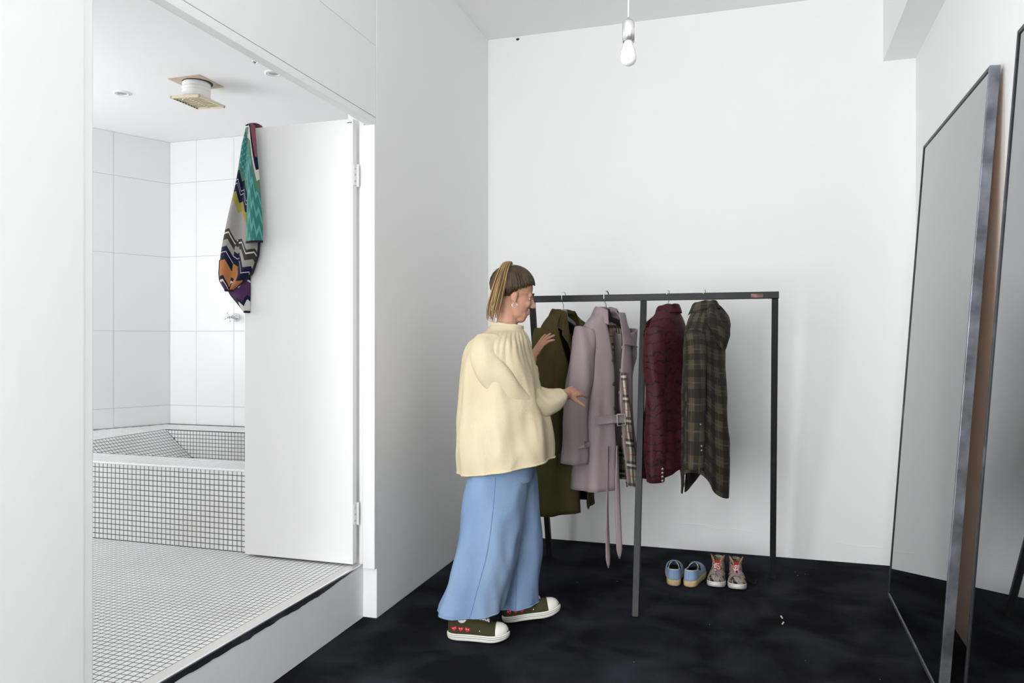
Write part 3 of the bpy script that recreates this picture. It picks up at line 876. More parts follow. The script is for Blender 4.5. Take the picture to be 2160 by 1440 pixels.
HZ = BZ + .018                                            # top face of the bar
# ---- olive parka-like coat, nearest to the woman
hk = (-.965, BYR, HZ); yw = math.radians(70)
hanger(hk, yw, M_GYPL, .19, 'pale grey hanger holding the olive coat')
oc = garment('coat', hk, yw, 'long olive green coat with wide collar, leftmost on the rack', 'coat', M_OLIVE,
    [(.098, .065, .050, 0), (.112, .10, .058, 0), (.145, .150, .066, 0), (.185, .190, .074, 0), (.26, .202, .085, 0), (.40, .205, .095, 0), (.70, .225, .105, 0), (1.0, .245, .115, 0), (1.20, .258, .12, 0)],
    [(.098, 1.0), (.20, .78), (.33, .48), (.5, .16), (1.2, .12)],
    [(-1, [(-.150, .01, -.20), (-.165, .01, -.30), (-.172, .005, -.45), (-.178, .0, -.62), (-.185, -.01, -.80)], [(.05, .075), (.062, .080), (.062, .075), (.058, .066), (.055, .06)]),
     (1, [(.182, 0, -.20), (.212, -.012, -.30), (.226, -.03, -.45), (.226, -.035, -.62), (.225, -.05, -.80)], [(.05, .075), (.062, .080), (.062, .075), (.058, .066), (.055, .06)])],
    lining=M_OLIVE_IN, folds=((4, .07), (7, .05)), seed=2.1)
collar(oc, M_OLIVE, .098, .072, .058, .026, .085, .55, .62, pt=.05)
for sx in (-1, 1):
    flap(oc, 'lapel', [(sx * .060, -.060, -.125), (sx * .120, -.075, -.155), (sx * .150, -.090, -.225), (sx * .110, -.106, -.275), (sx * .050, -.108, -.40)], M_OLIVE)
    flap(oc, 'pocket_flap', [(sx * .09, -.125, -.86), (sx * .21, -.105, -.86), (sx * .215, -.112, -.925), (sx * .15, -.128, -.935), (sx * .09, -.132, -.925)], M_OLIVE)
flap(oc, 'drawstring_tab', [(-.05, -.106, -.24), (-.035, -.110, -.24), (-.030, -.114, -.31), (-.042, -.116, -.325), (-.052, -.112, -.31)], mat('tan_tab', (.30, .26, .16), .7))
mbx = MB(); mbx.box(-.035, .035, .050, .053, -.215, -.200); mbx.build('neck_label', mat('grey_woven_label', (.35, .35, .36), .8), oc)
for k in range(5): button(oc, (.028, -.100 - .004 * k, -.42 - .14 * k), M_BTN, .010, (0, -1, 0))

# ---- mauve trench coat with camel check lining, pulled open
hk = (-.722, BYR, HZ); yw = math.radians(58)
hanger(hk, yw, M_DKPL, .165, 'dark hanger with teal sleeved hook holding the mauve trench coat', sleeve=True)
tc_ = garment('trench_coat', hk, yw, 'pale mauve trench coat with camel check lining and dangling belt', 'coat', M_MAUVE,
    [(.092, .055, .045, 0), (.106, .080, .050, 0), (.14, .125, .058, 0), (.19, .172, .068, 0), (.27, .180, .080, 0), (.45, .175, .090, 0), (.62, .172, .090, 0), (.85, .20, .11, 0), (1.06, .225, .13, 0)],
    [(.092, .55), (.20, .28), (.42, .10), (.6, .10), (1.06, .18)],
    [(-1, [(-.160, 0, -.20), (-.192, -.012, -.30), (-.222, -.010, -.45), (-.245, -.004, -.65), (-.255, .004, -.91)], [(.045, .066), (.056, .070), (.058, .068), (.060, .066), (.066, .070)]),
     (1, [(.165, 0, -.20), (.185, .02, -.30), (.188, .045, -.45), (.180, .06, -.65), (.175, .06, -.86)], [(.045, .066), (.052, .066), (.052, .062), (.050, .058), (.048, .055)])],
    lining=M_LINING, folds=((4, .06), (8, .04)), seed=4.4)
collar(tc_, M_MAUVE, .092, .062, .052, .030, .062, .45, .60, pt=.03)
# storm flap over the far shoulder
rows = []
for k in range(10):
    t = k / 9; row = []
    for i in range(14):
        q = i / 13
        x = .035 + (.155 + .055 * t) * t ** .0 * q * (.35 + .75 * t); z = -.098 - .20 * t * (.9 + .1 * q) + .0 - .10 * q * t * (1 - t)
        y = -.062 - .035 * t * math.cos(q * 1.4) + .06 * q * q * t
        row.append(Vector((x, y, z)))
    rows.append(row)
v, f = grid(rows); add('storm_flap', v, f, M_MAUVE, tc_, True, mods=(('SOLID', .004, 0), ('SUB', 1)))
# front edge folded back, showing the lining
rows = []
for k in range(26):
    t = k / 25; z = -.43 - .62 * t; row = []
    for i in range(9):
        q = i / 8
        row.append(Vector((.010 + .012 * t + (.035 + .050 * t) * q, -.100 - .040 * t + .012 * math.sin(q * PI) * -1 + .012 * noise.noise((q * 2, t * 5, 3)), z - .02 * q * t)))
    rows.append(row)
v, f = grid(rows); o = add('turned_facing', v, f, M_LINING, tc_, True, mods=(('SOLID', .004, 0),))
uv_rows(o, 26, 9, lambda k, i: i / 9 * .085, lambda k, i: k / 26 * .62)
# belt ends hanging down
for bx0, by0, ln_, sd_ in ((-.130, -.112, .64, 1.0), (-.070, -.125, .60, 2.3)):
    rows = []
    for k in range(24):
        t = k / 23; z = -.82 - ln_ * t
        cx_ = bx0 + .012 * math.sin(t * 4 + sd_); cyy = by0 - .02 + .015 * math.sin(t * 3 + sd_)
        tw = .6 * math.sin(t * 2.5 + sd_); w = .016 if t < .93 else .016 * (1 - (t - .93) / .09)
        row = [Vector((cx_ + math.cos(tw) * w * s_, cyy + math.sin(tw) * w * s_, z)) for s_ in (-1, -.33, .33, 1)]
        rows.append(row)
    v, f = grid(rows); add('belt_end', v, f, M_MAUVE, tc_, True, mods=(('SOLID', .004, 0),))
mbx = MB(); mbx.tube([(-.045, -.118, -.655), (-.045, -.122, -.715), (.012, -.128, -.715), (.012, -.124, -.655), (-.045, -.118, -.655)], .0035, 8); mbx.build('belt_buckle', mat('pale_horn_buckle', (.45, .42, .38), .3), tc_, True)
flap(tc_, 'belt_strip', [(-.17, -.075, -.66), (-.08, -.110, -.655), (.045, -.115, -.66), (.045, -.12, -.705), (-.08, -.116, -.70), (-.17, -.082, -.705)], M_MAUVE)
for k in range(3): button(tc_, (-.055, -.100 - .006 * k, -.36 - .13 * k), M_BTN, .011, (0, -1, 0))
flap(tc_, 'sleeve_strap', [(-.305, -.050, -.79), (-.255, -.075, -.785), (-.195, -.055, -.79), (-.195, -.058, -.825), (-.255, -.078, -.82), (-.305, -.054, -.825)], M_MAUVE, .004)

# ---- burgundy velvet blazer
hk = (-.384, BYR, HZ); yw = math.radians(74 + 180)
hanger(hk, yw, M_DKPL, .185, 'black hanger holding the burgundy velvet blazer')
vb = garment('blazer', hk, yw, 'burgundy crushed velvet blazer seen from behind beside middle leg', 'blazer', M_VELVET,
    [(.090, .060, .048, 0), (.105, .095, .054, 0), (.14, .150, .060, 0), (.19, .195, .066, 0), (.26, .200, .075, 0), (.45, .180, .080, 0), (.62, .185, .085, 0), (.80, .20, .092, 0), (.965, .208, .098, 0)],
    [(.090, .55), (.30, .25), (.5, .05), (.75, .05), (.965, .22)],
    [(1, [(.185, 0, -.205), (.210, .006, -.30), (.218, .012, -.45), (.214, .014, -.65), (.205, .012, -.985)], [(.045, .062), (.050, .062), (.048, .058), (.044, .055), (.042, .054)]),
     (-1, [(-.190, 0, -.205), (-.222, -.004, -.30), (-.232, -.01, -.45), (-.228, -.02, -.65), (-.215, -.03, -.965)], [(.045, .070), (.052, .072), (.052, .066), (.046, .060), (.042, .058)])],
    folds=((5, .06), (8, .04)), seed=3.3, tail=lambda ph: -.035 * (1 - math.cos(ph)) * .5 + .03 * max(0, math.sin(ph)))
collar(vb, M_VELVET, .088, .066, .054, .034, .052, .28, .75)
for sx in (-1, 1):
    flap(vb, 'lapel', [(sx * .045, -.062, -.12), (sx * .11, -.078, -.155), (sx * .125, -.090, -.22), (sx * .075, -.094, -.32), (sx * .02, -.092, -.46)], M_VELVET, .006)
for k in range(4): button(vb, (.2275, .060, -.915 - .020 * k), M_BTN_M, .0075, (.5, .85, 0))

# ---- plaid hooded shirt
hk = (-.192, BYR, HZ); yw = math.radians(76 + 180)
hanger(hk, yw, M_DKPL, .18, 'dark hanger holding the brown plaid shirt')
ps = garment('shirt', hk, yw, 'brown and black plaid hooded shirt with curved tail, rightmost on the rack', 'shirt', M_PLAID,
    [(.078, .055, .046, 0), (.095, .085, .056, 0), (.14, .140, .068, 0), (.20, .190, .078, 0), (.30, .195, .090, 0), (.50, .185, .098, 0), (.75, .180, .105, 0), (.90, .178, .108, 0), (1.01, .170, .105, 0)],
    [(.078, .5), (.25, .20), (.5, .10), (1.01, .10)],
    [(1, [(.172, 0, -.215), (.190, .012, -.31), (.196, .016, -.45), (.192, .014, -.65), (.185, .004, -.915)], [(.045, .060), (.048, .060), (.046, .055), (.042, .050), (.040, .046)]),
     (-1, [(-.185, 0, -.215), (-.212, .0, -.31), (-.222, .0, -.45), (-.218, .0, -.65), (-.205, -.01, -.90)], [(.045, .070), (.050, .070), (.048, .062), (.044, .056), (.040, .050)])],
    folds=((4, .07), (7, .045)), seed=5.2, tail=lambda ph: .075 * math.cos(2 * ph) + 0.0)
# hood hanging down the back
rows = []
for k in range(16):
    t = k / 15; row = []
    zz = -.070 - .225 * t
    w = .062 + .070 * math.sin(PI * min(1, t * 1.1)) ; d = .028 + .036 * math.sin(PI * t) ** .8
    for i in range(22):
        q = 2 * PI * i / 22
        p = Vector((w * math.cos(q), .046 + .026 * t + d * math.sin(q) * (1 if math.sin(q) > 0 else .5), zz + .02 * math.cos(q * 2)))
        p += Vector((0, 1, 0)) * cloth_noise(p, .022, 16, 2.0)
        row.append(p)
    rows.append(row)
v, f = grid(rows, True); o = add('hood', v, f + [tuple(range(22)), tuple(15 * 22 + i for i in range(22))], M_PLAID, ps, True, mods=(('SUB', 1),))
uv_rows(o, 16, 22, lambda k, i: i / 22 * .4, lambda k, i: k / 16 * .25)
collar(ps, M_PLAID, .082, .064, .058, .045, .05, .35, .7)
flap(ps, 'cuff', [(.170, .045, -.895), (.205, .058, -.895), (.240, .045, -.895), (.242, .045, -.93), (.205, .060, -.93), (.168, .045, -.93)], M_PLAID, .004)
for k in range(2): button(ps, (.222, .052, -.79 - .022 * k), M_BTN_M, .0055, (.5, .85, 0))
button(ps, (.232, .05, -.68), M_BTN_M, .0045, (.5, .85, 0))

# ------------------------------------------------------------------ shoes
FOOT = [(0, .0), (.008, .24), (.03, .46), (.07, .62), (.15, .74), (.30, .73), (.42, .76), (.55, .87), (.68, .99), (.78, 1.0), (.87, .88), (.935, .66), (.972, .44), (.992, .22), (1, 0)]
def foot_w(t): return lerp_table(FOOT, t)[0]
def foot_ts(n=34):
    return [.5 - .5 * math.cos(PI * k / (n - 1)) for k in range(n)]
def foot_c(t, L): return (.10 * math.sin(PI * t) * .12 + .02 * max(0, t - .6)) * L     # slight inward curve

def sole(r, L, W, h, m, name='sole', spread=1.04, rise=None, z0=0.0, bulge=.012, side=1):
    ts = foot_ts()
    rows = []
    lev = [(0, .93), (.12, .985), (.5, 1 + bulge), (.85, 1.01), (1.0, .985)]
    out = [(t, 1) for t in ts] + [(t, -1) for t in reversed(ts[1:-1])]
    for zf, sc in lev:
        row = []
        for t, sg in out:
            hh = h if rise is None else h * rise(t)
            lift = spring(t)
            x = (t - .5) * L * (spread if True else 1) * sc + .5 * L
            row.append(Vector((x, sg * foot_w(t) * W / 2 * spread * sc + side * foot_c(t, L), z0 + hh * zf + lift * (1 - .2 * zf))))
        rows.append(row)
    v, f = grid(rows, True); n = len(out)
    f += [tuple(range(n)), tuple((len(lev) - 1) * n + i for i in range(n))]
    return add(name, v, f, m, r, True, mods=(('SUB', 1),))
SPRING = 0.0
def spring(t): return SPRING * max(0, (t - .68) / .32) ** 2

def upper(r, L, W, z0, hp, rp, m, name='upper', thick=.004, side=1, rise=None, ns=12):
    """hp rows (t, height), rp rows (t, rim half-width fraction; 0 = closed over the instep)"""
    ts = foot_ts(40); v = []; f = []
    for sg in (1, -1):
        rows = []
        for t in ts:
            h = lerp_table(hp, t)[0]; rr = lerp_table(rp, t)[0]; w = foot_w(t) * W / 2 * .97
            a = math.acos(min(1, max(0, rr))); zb = z0 if rise is None else z0 * rise(t)
            row = []
            for k in range(ns + 1):
                th = a * k / ns
                inset = 0
                row.append(Vector((t * L, sg * w * math.cos(th) + side * foot_c(t, L), zb + spring(t) + h * (math.sin(th) / max(.2, math.sin(a))) ** .85)))
            rows.append(row)
        vv, ff = grid(rows); n0 = len(v); v += vv; f += [tuple(i + n0 for i in q) for q in ff]
    return add(name, v, f, m, r, True, mods=(('SOLID', thick, 0), ('SUB', 1)))

def insole(r, L, W, z, m, side=1):
    ts = foot_ts(); out = [(t, 1) for t in ts] + [(t, -1) for t in reversed(ts[1:-1])]
    v = [Vector((t * L, sg * foot_w(t) * W / 2 * .93 + side * foot_c(t, L), z + spring(t))) for t, sg in out]
    return add('insole', v, [tuple(range(len(v)))], m, r)

M_BLUEC = mat('light_blue_canvas', (.26, .37, .57), .9, spec=.1, bump=(300, .3), var=(9, (.31, .42, .60), .4, .7))
M_CORK = mat('tan_crepe_sole', (.58, .44, .25), .8, var=(22, (.47, .33, .17), .45, .7), var_scale=(1, 1, 4), bump=(60, .2))
M_ELAST = mat('black_elastic', (.010, .010, .011), .9)
M_INS = mat('dark_brown_insole', (.035, .022, .014), .8, var=(20, (.06, .035, .02), .4, .7))
M_PIPE = mat('cream_piping', (.70, .66, .56), .8)

def slip_on(name, loc, yaw, label, side):
    r = empty(name, loc, yaw, label, 'shoe', 'pair of blue slip-on shoes')
    L, W, h = .268, .100, .042
    sole(r, L, W, h, M_CORK, side=side, bulge=.02)
    hp = [(0, .056), (.10, .052), (.25, .044), (.40, .046), (.52, .060), (.62, .062), (.75, .052), (.88, .040), (.96, .026), (1, .004)]
    rp = [(0, .92), (.05, .90), (.15, .86), (.30, .80), (.42, .70), (.50, .42), (.545, .0), (1, 0)]
    upper(r, L, W, h * .92, hp, rp, M_BLUEC, side=side)
    insole(r, L, W, h + .003, M_INS, side)
    # elastic gores: dark triangles on both sides of the tongue
    for sg in (1, -1):
        rows = []
        for t in (.34, .38, .42, .46, .50, .535):
            w = foot_w(t) * W / 2 * .985; hgt = lerp_table(hp, t)[0]; rr = lerp_table(rp, t)[0]; a1 = math.acos(rr)
            lo = .42 + abs(t - .44) * 5.5
            row = []
            for k in range(5):
                th = a1 * (lo + (1.02 - lo) * k / 4) if lo < 1 else a1
                row.append(Vector((t * L, sg * (w * math.cos(th) + .0025) + side * foot_c(t, L), h * .92 + hgt * (math.sin(th) / max(.2, math.sin(a1))) ** .85 + .0022)))
            rows.append(row)
        v, f = grid(rows); add('elastic_gore', v, f, M_ELAST, r, True, mods=(('SOLID', .003, 0),))
    mb = MB(); pts = []
    for sg in (1, -1):
        seg = []
        for t in foot_ts(40):
            if t > .53: break
            hgt = lerp_table(hp, t)[0]; rr = lerp_table(rp, t)[0]; w = foot_w(t) * W / 2 * .97
            seg.append((t * L, sg * w * rr + side * foot_c(t, L), h * .92 + hgt + .001))
        mb.tube(seg, .0022, 6)
    mb.build('rim_piping', M_PIPE, r, True)
    mb = MB(); mb.tube([(-.0005, side * 0, h * .95), (-.0015, 0, h + .03), (.0005, 0, h + .055)], .0009, 6); mb.build('heel_seam', mat('blue_seam', (.16, .24, .40), .9), r)
    return r
slip_on('slip_on_shoe', (-.358, 4.200, .001), math.radians(93), 'left light blue slip-on shoe with tan platform sole, heel to camera', 1)
slip_on('slip_on_shoe', (-.278, 4.205, .001), math.radians(82), 'right light blue slip-on shoe with tan platform sole, toe turned outward', -1)

def tapestry_mat():
    m = mat('tapestry_canvas', (.30, .27, .23), .9, spec=.1, bump=(250, .3))
    N, L, b = nodes_of(m)
    tc = N.new('ShaderNodeTexCoord'); nz = N.new('ShaderNodeTexNoise'); nz.inputs['Scale'].default_value = 24; nz.inputs['Detail'].default_value = 3; nz.inputs['Distortion'].default_value = 1.6
    L.new(tc.outputs['Object'], nz.inputs['Vector'])
    r = N.new('ShaderNodeValToRGB'); r.color_ramp.interpolation = 'CONSTANT'; cr = r.color_ramp
    cs = [(0, (.012, .012, .012)), (.37, (.12, .10, .08)), (.42, (.30, .28, .26)), (.475, (.42, .31, .20)), (.53, (.13, .12, .12)), (.565, (.34, .35, .38)), (.62, (.34, .05, .04)), (.65, (.52, .44, .34))]
    while len(cr.elements) < len(cs): cr.elements.new(.5)
    for e_, (p, c) in zip(cr.elements, cs): e_.position = p; e_.color = (*c, 1)
    L.new(nz.outputs['Fac'], r.inputs[0]); L.new(r.outputs[0], b.inputs['Base Color'])
    return m
M_TAP = tapestry_mat()
M_RUBBER = mat('white_rubber', (.72, .71, .67), .55, var=(14, (.60, .57, .50), .5, .75))
M_CREAMR = mat('cream_rubber', (.74, .72, .65), .5)
M_LINE = mat('dark_foxing_line', (.10, .11, .13), .6)
M_LACE = mat('white_lace', (.78, .77, .74), .85)
M_RWLACE = mat('red_white_lace', (.70, .62, .58), .85, var=(90, (.55, .06, .06), .48, .52))
M_TANIN = mat('tan_leather_lining', (.42, .24, .12), .7, var=(30, (.30, .16, .08), .4, .7))

def foxing_lines(r, L, W, zs, m, side=1, t0=0, t1=1):
    for z in zs:
        mb = MB(); ts = foot_ts(40)
        pts = [(t * L * 1.04 - .02 * L * 1.0 + 0, foot_w(t) * W / 2 * 1.056 + side * foot_c(t, L), z + spring(t)) for t in ts]
        pts += [(t * L * 1.04 - .02 * L, -foot_w(t) * W / 2 * 1.056 + side * foot_c(t, L), z + spring(t)) for t in reversed(ts)]
        mb.tube(pts, .0009, 5, cap=False); mb.build('foxing_line', m, r)

def high_top(name, loc, yaw, label, group, side, m_up, m_sole, m_lace, h_ank, opened=False, L=.265, W=.096, parent=None, rot=None, olive=False):
    global SPRING
    SPRING = .012
    if parent:
        r = empty(name, loc, yaw, label); r.parent = parent
        if rot: r.rotation_euler = rot
    else:
        r = empty(name, loc, yaw, label, 'shoe', group)
    h = .036
    sole(r, L, W, h, m_sole, side=side)
    foxing_lines(r, L, W, (.024, .012) if not olive else (.027, .018), M_LINE, side)
    k = h_ank
    hp = [(0, k), (.10, k), (.22, k * .98), (.34, k * .93), (.40, k * .80), (.50, k * .62), (.60, .062), (.70, .050), (.80, .044), (.90, .036), (.96, .024), (1, .003)]
    o_ = 1.0 if not opened else 1.25
    rp = [(0, .62 * o_), (.06, .64 * o_), (.18, .62 * o_), (.30, .50 * o_), (.42, .36), (.55, .26), (.66, .16), (.72, .0), (1, 0)]
    upper(r, L, W, h * .85, hp, rp, m_up, side=side, thick=.0035)
    insole(r, L, W, h + .002, M_TANIN if opened else M_INS, side)
    # toe cap
    ts = [.80 + .2 * (k_ / 13) for k_ in range(14)]
    rows = []
    for t in ts:
        hgt = lerp_table(hp, t)[0] + .003; w = foot_w(t) * W / 2 * 1.01
        rows.append([Vector((t * L * 1.012 - .003, -w * math.cos(PI * q / 14) + side * foot_c(t, L), h * .85 + spring(t) + hgt * max(0, math.sin(PI * q / 14)) ** .85)) for q in range(15)])
    v, f = grid(rows)
    if not opened: add('toe_cap', v, f, m_sole, r, True, mods=(('SOLID', .003, 0), ('SUB', 1)))
    # tongue
    rows = []
    for k_ in range(10):
        t = .36 + .34 * k_ / 9; hgt = lerp_table(hp, t)[0]; w = foot_w(t) * W / 2 * .5
        zt_ = h * .85 + hgt * (.96 if not opened else .88)
        if k_ == 0: zt_ += .016
        rows.append([Vector((t * L - (.01 if k_ == 0 else 0), w * q / 3 + side * foot_c(t, L), zt_ - .004 * abs(q) / 3)) for q in (-3, -2, -1, 0, 1, 2, 3)])
    v, f = grid(rows); add('tongue', v, f, m_up if not opened else mat('red_tongue', (.32, .02, .03), .8), r, True, mods=(('SOLID', .004, 0), ('SUB', 1)))
    # laces: bars across, with crossing
    for k_ in range(6 if not opened else 5):
        t = .685 - .052 * k_; hgt = lerp_table(hp, t)[0]; w = foot_w(t) * W / 2
        rr = lerp_table(rp, t)[0]; yw_ = w * rr + .007; t2 = t - .03
        hg2 = lerp_table(hp, t2)[0]
        for sg in (1, -1):
            if opened and side > 0 and k_ < 1 and sg < 0: continue
            mb = MB(); zc_ = h * .85 + (hgt + hg2) / 2 + .010
            mb.tube([(t * L, sg * yw_ + side * foot_c(t, L), h * .85 + hgt + .001), (t * L - .003, sg * yw_ * .6 + side * foot_c(t, L), h * .85 + hgt + .008), ((t + t2) / 2 * L, side * foot_c(t, L), zc_),
                     (t2 * L, -sg * yw_ * .7 + side * foot_c(t, L), h * .85 + hg2 + .007), (t2 * L - .002, -sg * (yw_ + .001) + side * foot_c(t, L), h * .85 + hg2)], .0032, 7)
            mb.build('lace', m_lace, r, True)
    SPRING = 0.0
    return r
s1 = high_top('high_top_sneaker', (-.128, 4.485, .001), math.radians(-93), 'left patterned high-top sneaker with curled lace under the rack', 'patterned high-top sneakers', 1, M_TAP, M_RUBBER, M_RWLACE, .088, True)
s2 = high_top('high_top_sneaker', (-.036, 4.48, .001), math.radians(-86), 'right patterned high-top sneaker with red laces under the rack', 'patterned high-top sneakers', -1, M_TAP, M_RUBBER, M_RWLACE, .088, True)
# curled loose lace on the left one
mb = MB(); pts = []
for k in range(26):
    a = 4.6 * k / 25 * 1.3
    rr_ = .021 - .013 * k / 25
    pts.append((.178 - rr_ * math.cos(a), .002 + rr_ * math.sin(a), .098 - .0009 * k))
mb.tube(pts, .0036, 7); mb.build('curled_lace', M_RWLACE, s1, True)
mb = MB(); mb.tube([(.10, .055, .03), (.115, .075, .012), (.12, .095, .005), (.095, .104, .006), (.07, .108, .012)], .0035, 7); mb.build('loose_lace', M_ELAST, s2, True)
for s_ in (s1, s2):
    for sg in (1, -1):                                     # ankle ears standing open, tan inside
        rows = []
        for k in range(9):
            ph = math.radians(25 + 100 * k / 8)
            hh = .080 + .022 * math.sin(PI * k / 8)
            rows.append([Vector((.060 + (.038 + .010 * q / 3) * math.cos(ph), sg * (.027 + .010 * q / 3) * math.sin(ph), .036 + .05 + (hh - .05) * q / 3)) for q in range(4)])
        v, f = grid(rows); add('ankle_flap', v, f, M_TANIN, s_, True, mods=(('SOLID', .004, 0),))

# ------------------------------------------------------------------ bits on the carpet
for p, a, lb in (((.186, 3.884, .006), .2, 'tiny white plastic plug on carpet, further from camera'), ((.187, 3.802, .006), -.3, 'tiny white plastic plug on carpet, nearer to camera')):
    r = empty('plastic_plug', (p[0], p[1], 0), a, lb, 'plug', 'white plugs on the carpet')
    MB().tube([(0, -.012, .0035), (0, .004, .0035), (0, .012, .0035)], [.0028, .003, .002], 8).build('shank', M_PIPE, r, True)
    MB().tube([(0, .010, .0042), (0, .012, .0042)], [.0042, .0042], 8).build('head', M_PIPE, r, True)
mb = MB()
rnd = random.Random(3)
for k in range(26):
    x = rnd.uniform(-1.5, .6); y = rnd.uniform(2.2, 4.7); a = rnd.uniform(0, PI); l_ = rnd.uniform(.001, .0025)
    mb.bar((x - l_ * math.cos(a), y - l_ * math.sin(a), .0018), (x + l_ * math.cos(a), y + l_ * math.sin(a), .0018), .0011)
tag(mb.build('carpet_lint', M_PIPE), 'tiny pale specks of lint scattered on the dark carpet', 'lint', kind='stuff')
# ------------------------------------------------------------------ the woman at the rack
M_SKIN = mat('skin', (.50, .27, .18), .55, spec=.3, var=(8, (.46, .23, .15), .4, .7))
M_JACKET = mat('cream_cotton', (.63, .545, .37), .9, spec=.1, bump=(240, .25), var=(3, (.58, .49, .325), .4, .7))
M_DENIM = mat('light_blue_denim', (.185, .275, .43), .9, spec=.1, bump=(300, .35), var=(4, (.27, .375, .53), .38, .68), var_scale=(1, 1, .35))
M_HAIRD = mat('brown_hair', (.040, .025, .014), .5, spec=.35, var=(30, (.085, .052, .026), .4, .7))
M_HAIRB = mat('blonde_hair', (.36, .235, .105), .5, spec=.4, var=(26, (.20, .12, .055), .42, .68), var_scale=(1, 1, .12))
M_LIP = mat('lips', (.42, .13, .11), .45)
M_EYEW = mat('eye_white', (.75, .73, .70), .2)
M_IRIS = mat('eye_iris', (.05, .035, .02), .2)
M_SOCK = mat('grey_sock', (.42, .40, .36), .9)
M_OLIVEC = mat('olive_canvas', (.055, .047, .024), .9, spec=.1, bump=(300, .3))
M_RED = mat('red_print', (.55, .015, .03), .7)
M_WHITEP = mat('white_print', (.80, .80, .80), .7)
M_NAVYP = mat('navy_print', (.04, .06, .18), .7)
M_SILVER = mat('silver', (.8, .8, .8), .15, metal=1.0)

W0 = Vector((-1.10, 3.33, 0.0))
woman = None
body = MB()
def wl_(p): return Vector(p) - W0
def limb(pts, rad, n=16):
    q = resample([(*wl_(p), r_) for p, r_ in zip(pts, rad)], max(8, 5 * len(pts)))
    body.tube([k[:3] for k in q], [k[3] for k in q], n)
    body.put(*ell_vf(q[0][:3], q[0][3], 14, 10)); body.put(*ell_vf(q[-1][:3], q[-1][3], 14, 10))

# head: local x forward, y left, z up
HM = Matrix.Translation(wl_((-1.030, 3.385, 1.572))) @ Matrix.Rotation(math.radians(26), 4, 'Z') @ Matrix.Rotation(math.radians(14), 4, 'Y')
def hput(c, r_): body.put(*ell_vf(c, r_, 22, 16), M=HM)
hput((-.010, 0, .035), (.094, .073, .083))
hput((.028, 0, -.030), (.060, .058, .084))
hput((.020, 0, -.062), (.060, .050, .045))
hput((.056, 0, -.101), (.027, .030, .022)); hput((.058, 0, -.080), (.030, .036, .030)); hput((.030, 0, -.085), (.050, .046, .026))
hput((.072, 0, .016), (.018, .046, .011))
for sg in (1, -1): hput((.070, sg * .029, .004), (.010, .014, .005))
hput((.068, .030, -.030), (.018, .020, .018)); hput((.068, -.030, -.030), (.018, .020, .018))
for c, r_ in (((.088, 0, .002), .0085), ((.094, 0, -.010), .009), ((.101, 0, -.022), .0105), ((.106, 0, -.032), .0115), ((.098, .010, -.037), .008), ((.098, -.010, -.037), .008)):
    hput(c, (r_, r_, r_))
hput((.086, 0, -.062), (.009, .020, .006)); hput((.084, 0, -.073), (.009, .018, .007))
for sg in (1, -1):
    hput((-.006, sg * .071, -.012), (.017, .008, .029)); hput((.002, sg * .073, -.034), (.009, .006, .010))
hw = lambda p: HM @ Vector(p) + W0
# neck, torso
limb([hw((-.028, 0, -.045)), (-1.060, 3.375, 1.44), (-1.085, 3.37, 1.375)], [.052, .050, .066])
limb([(-1.085, 3.37, 1.36), (-1.090, 3.37, 1.22), (-1.085, 3.365, 1.02), (-1.08, 3.365, .88), (-1.075, 3.365, .76)], [.080, .105, .095, .105, .10])
# shoulders and arms
SR = (-1.100, 3.250, 1.300); SL_ = (-1.110, 3.490, 1.300)
ER = (-.985, 3.335, 1.075); WR = (-.820, 3.560, 1.092)
EL = (-1.075, 3.655, 1.130); WL = (-1.040, 3.745, 1.262)
limb([(-1.09, 3.37, 1.325), SR, (-1.075, 3.255, 1.23), ER], [.055, .045, .044, .040])
limb([ER, (-.91, 3.43, 1.085), WR], [.042, .038, .027])
limb([(-1.09, 3.37, 1.325), SL_, (-1.10, 3.57, 1.23), EL], [.055, .045, .044, .040])
limb([EL, (-1.06, 3.70, 1.195), WL], [.042, .036, .026])
# legs
HR = (-1.085, 3.285, .80); HL = (-1.075, 3.445, .80)
KR = (-1.115, 3.245, .43); KL = (-1.035, 3.465, .43)
AR = (-1.215, 3.205, .115); AL = (-1.045, 3.445, .115)
for Hh, K, A_ in ((HR, KR, AR), (HL, KL, AL)):
    limb([Hh, K], [.088, .055]); limb([K, ((K[0] * .6 + A_[0] * .4) - .015, K[1] * .6 + A_[1] * .4, K[2] * .6 + A_[2] * .4), A_], [.055, .052, .034])
limb([AR, (-1.215 + .02, 3.21, .075), (-1.12, 3.235, .062)], [.034, .034, .026])
limb([AL, (-1.025, 3.452, .085), (-.94, 3.485, .070)], [.034, .034, .026])

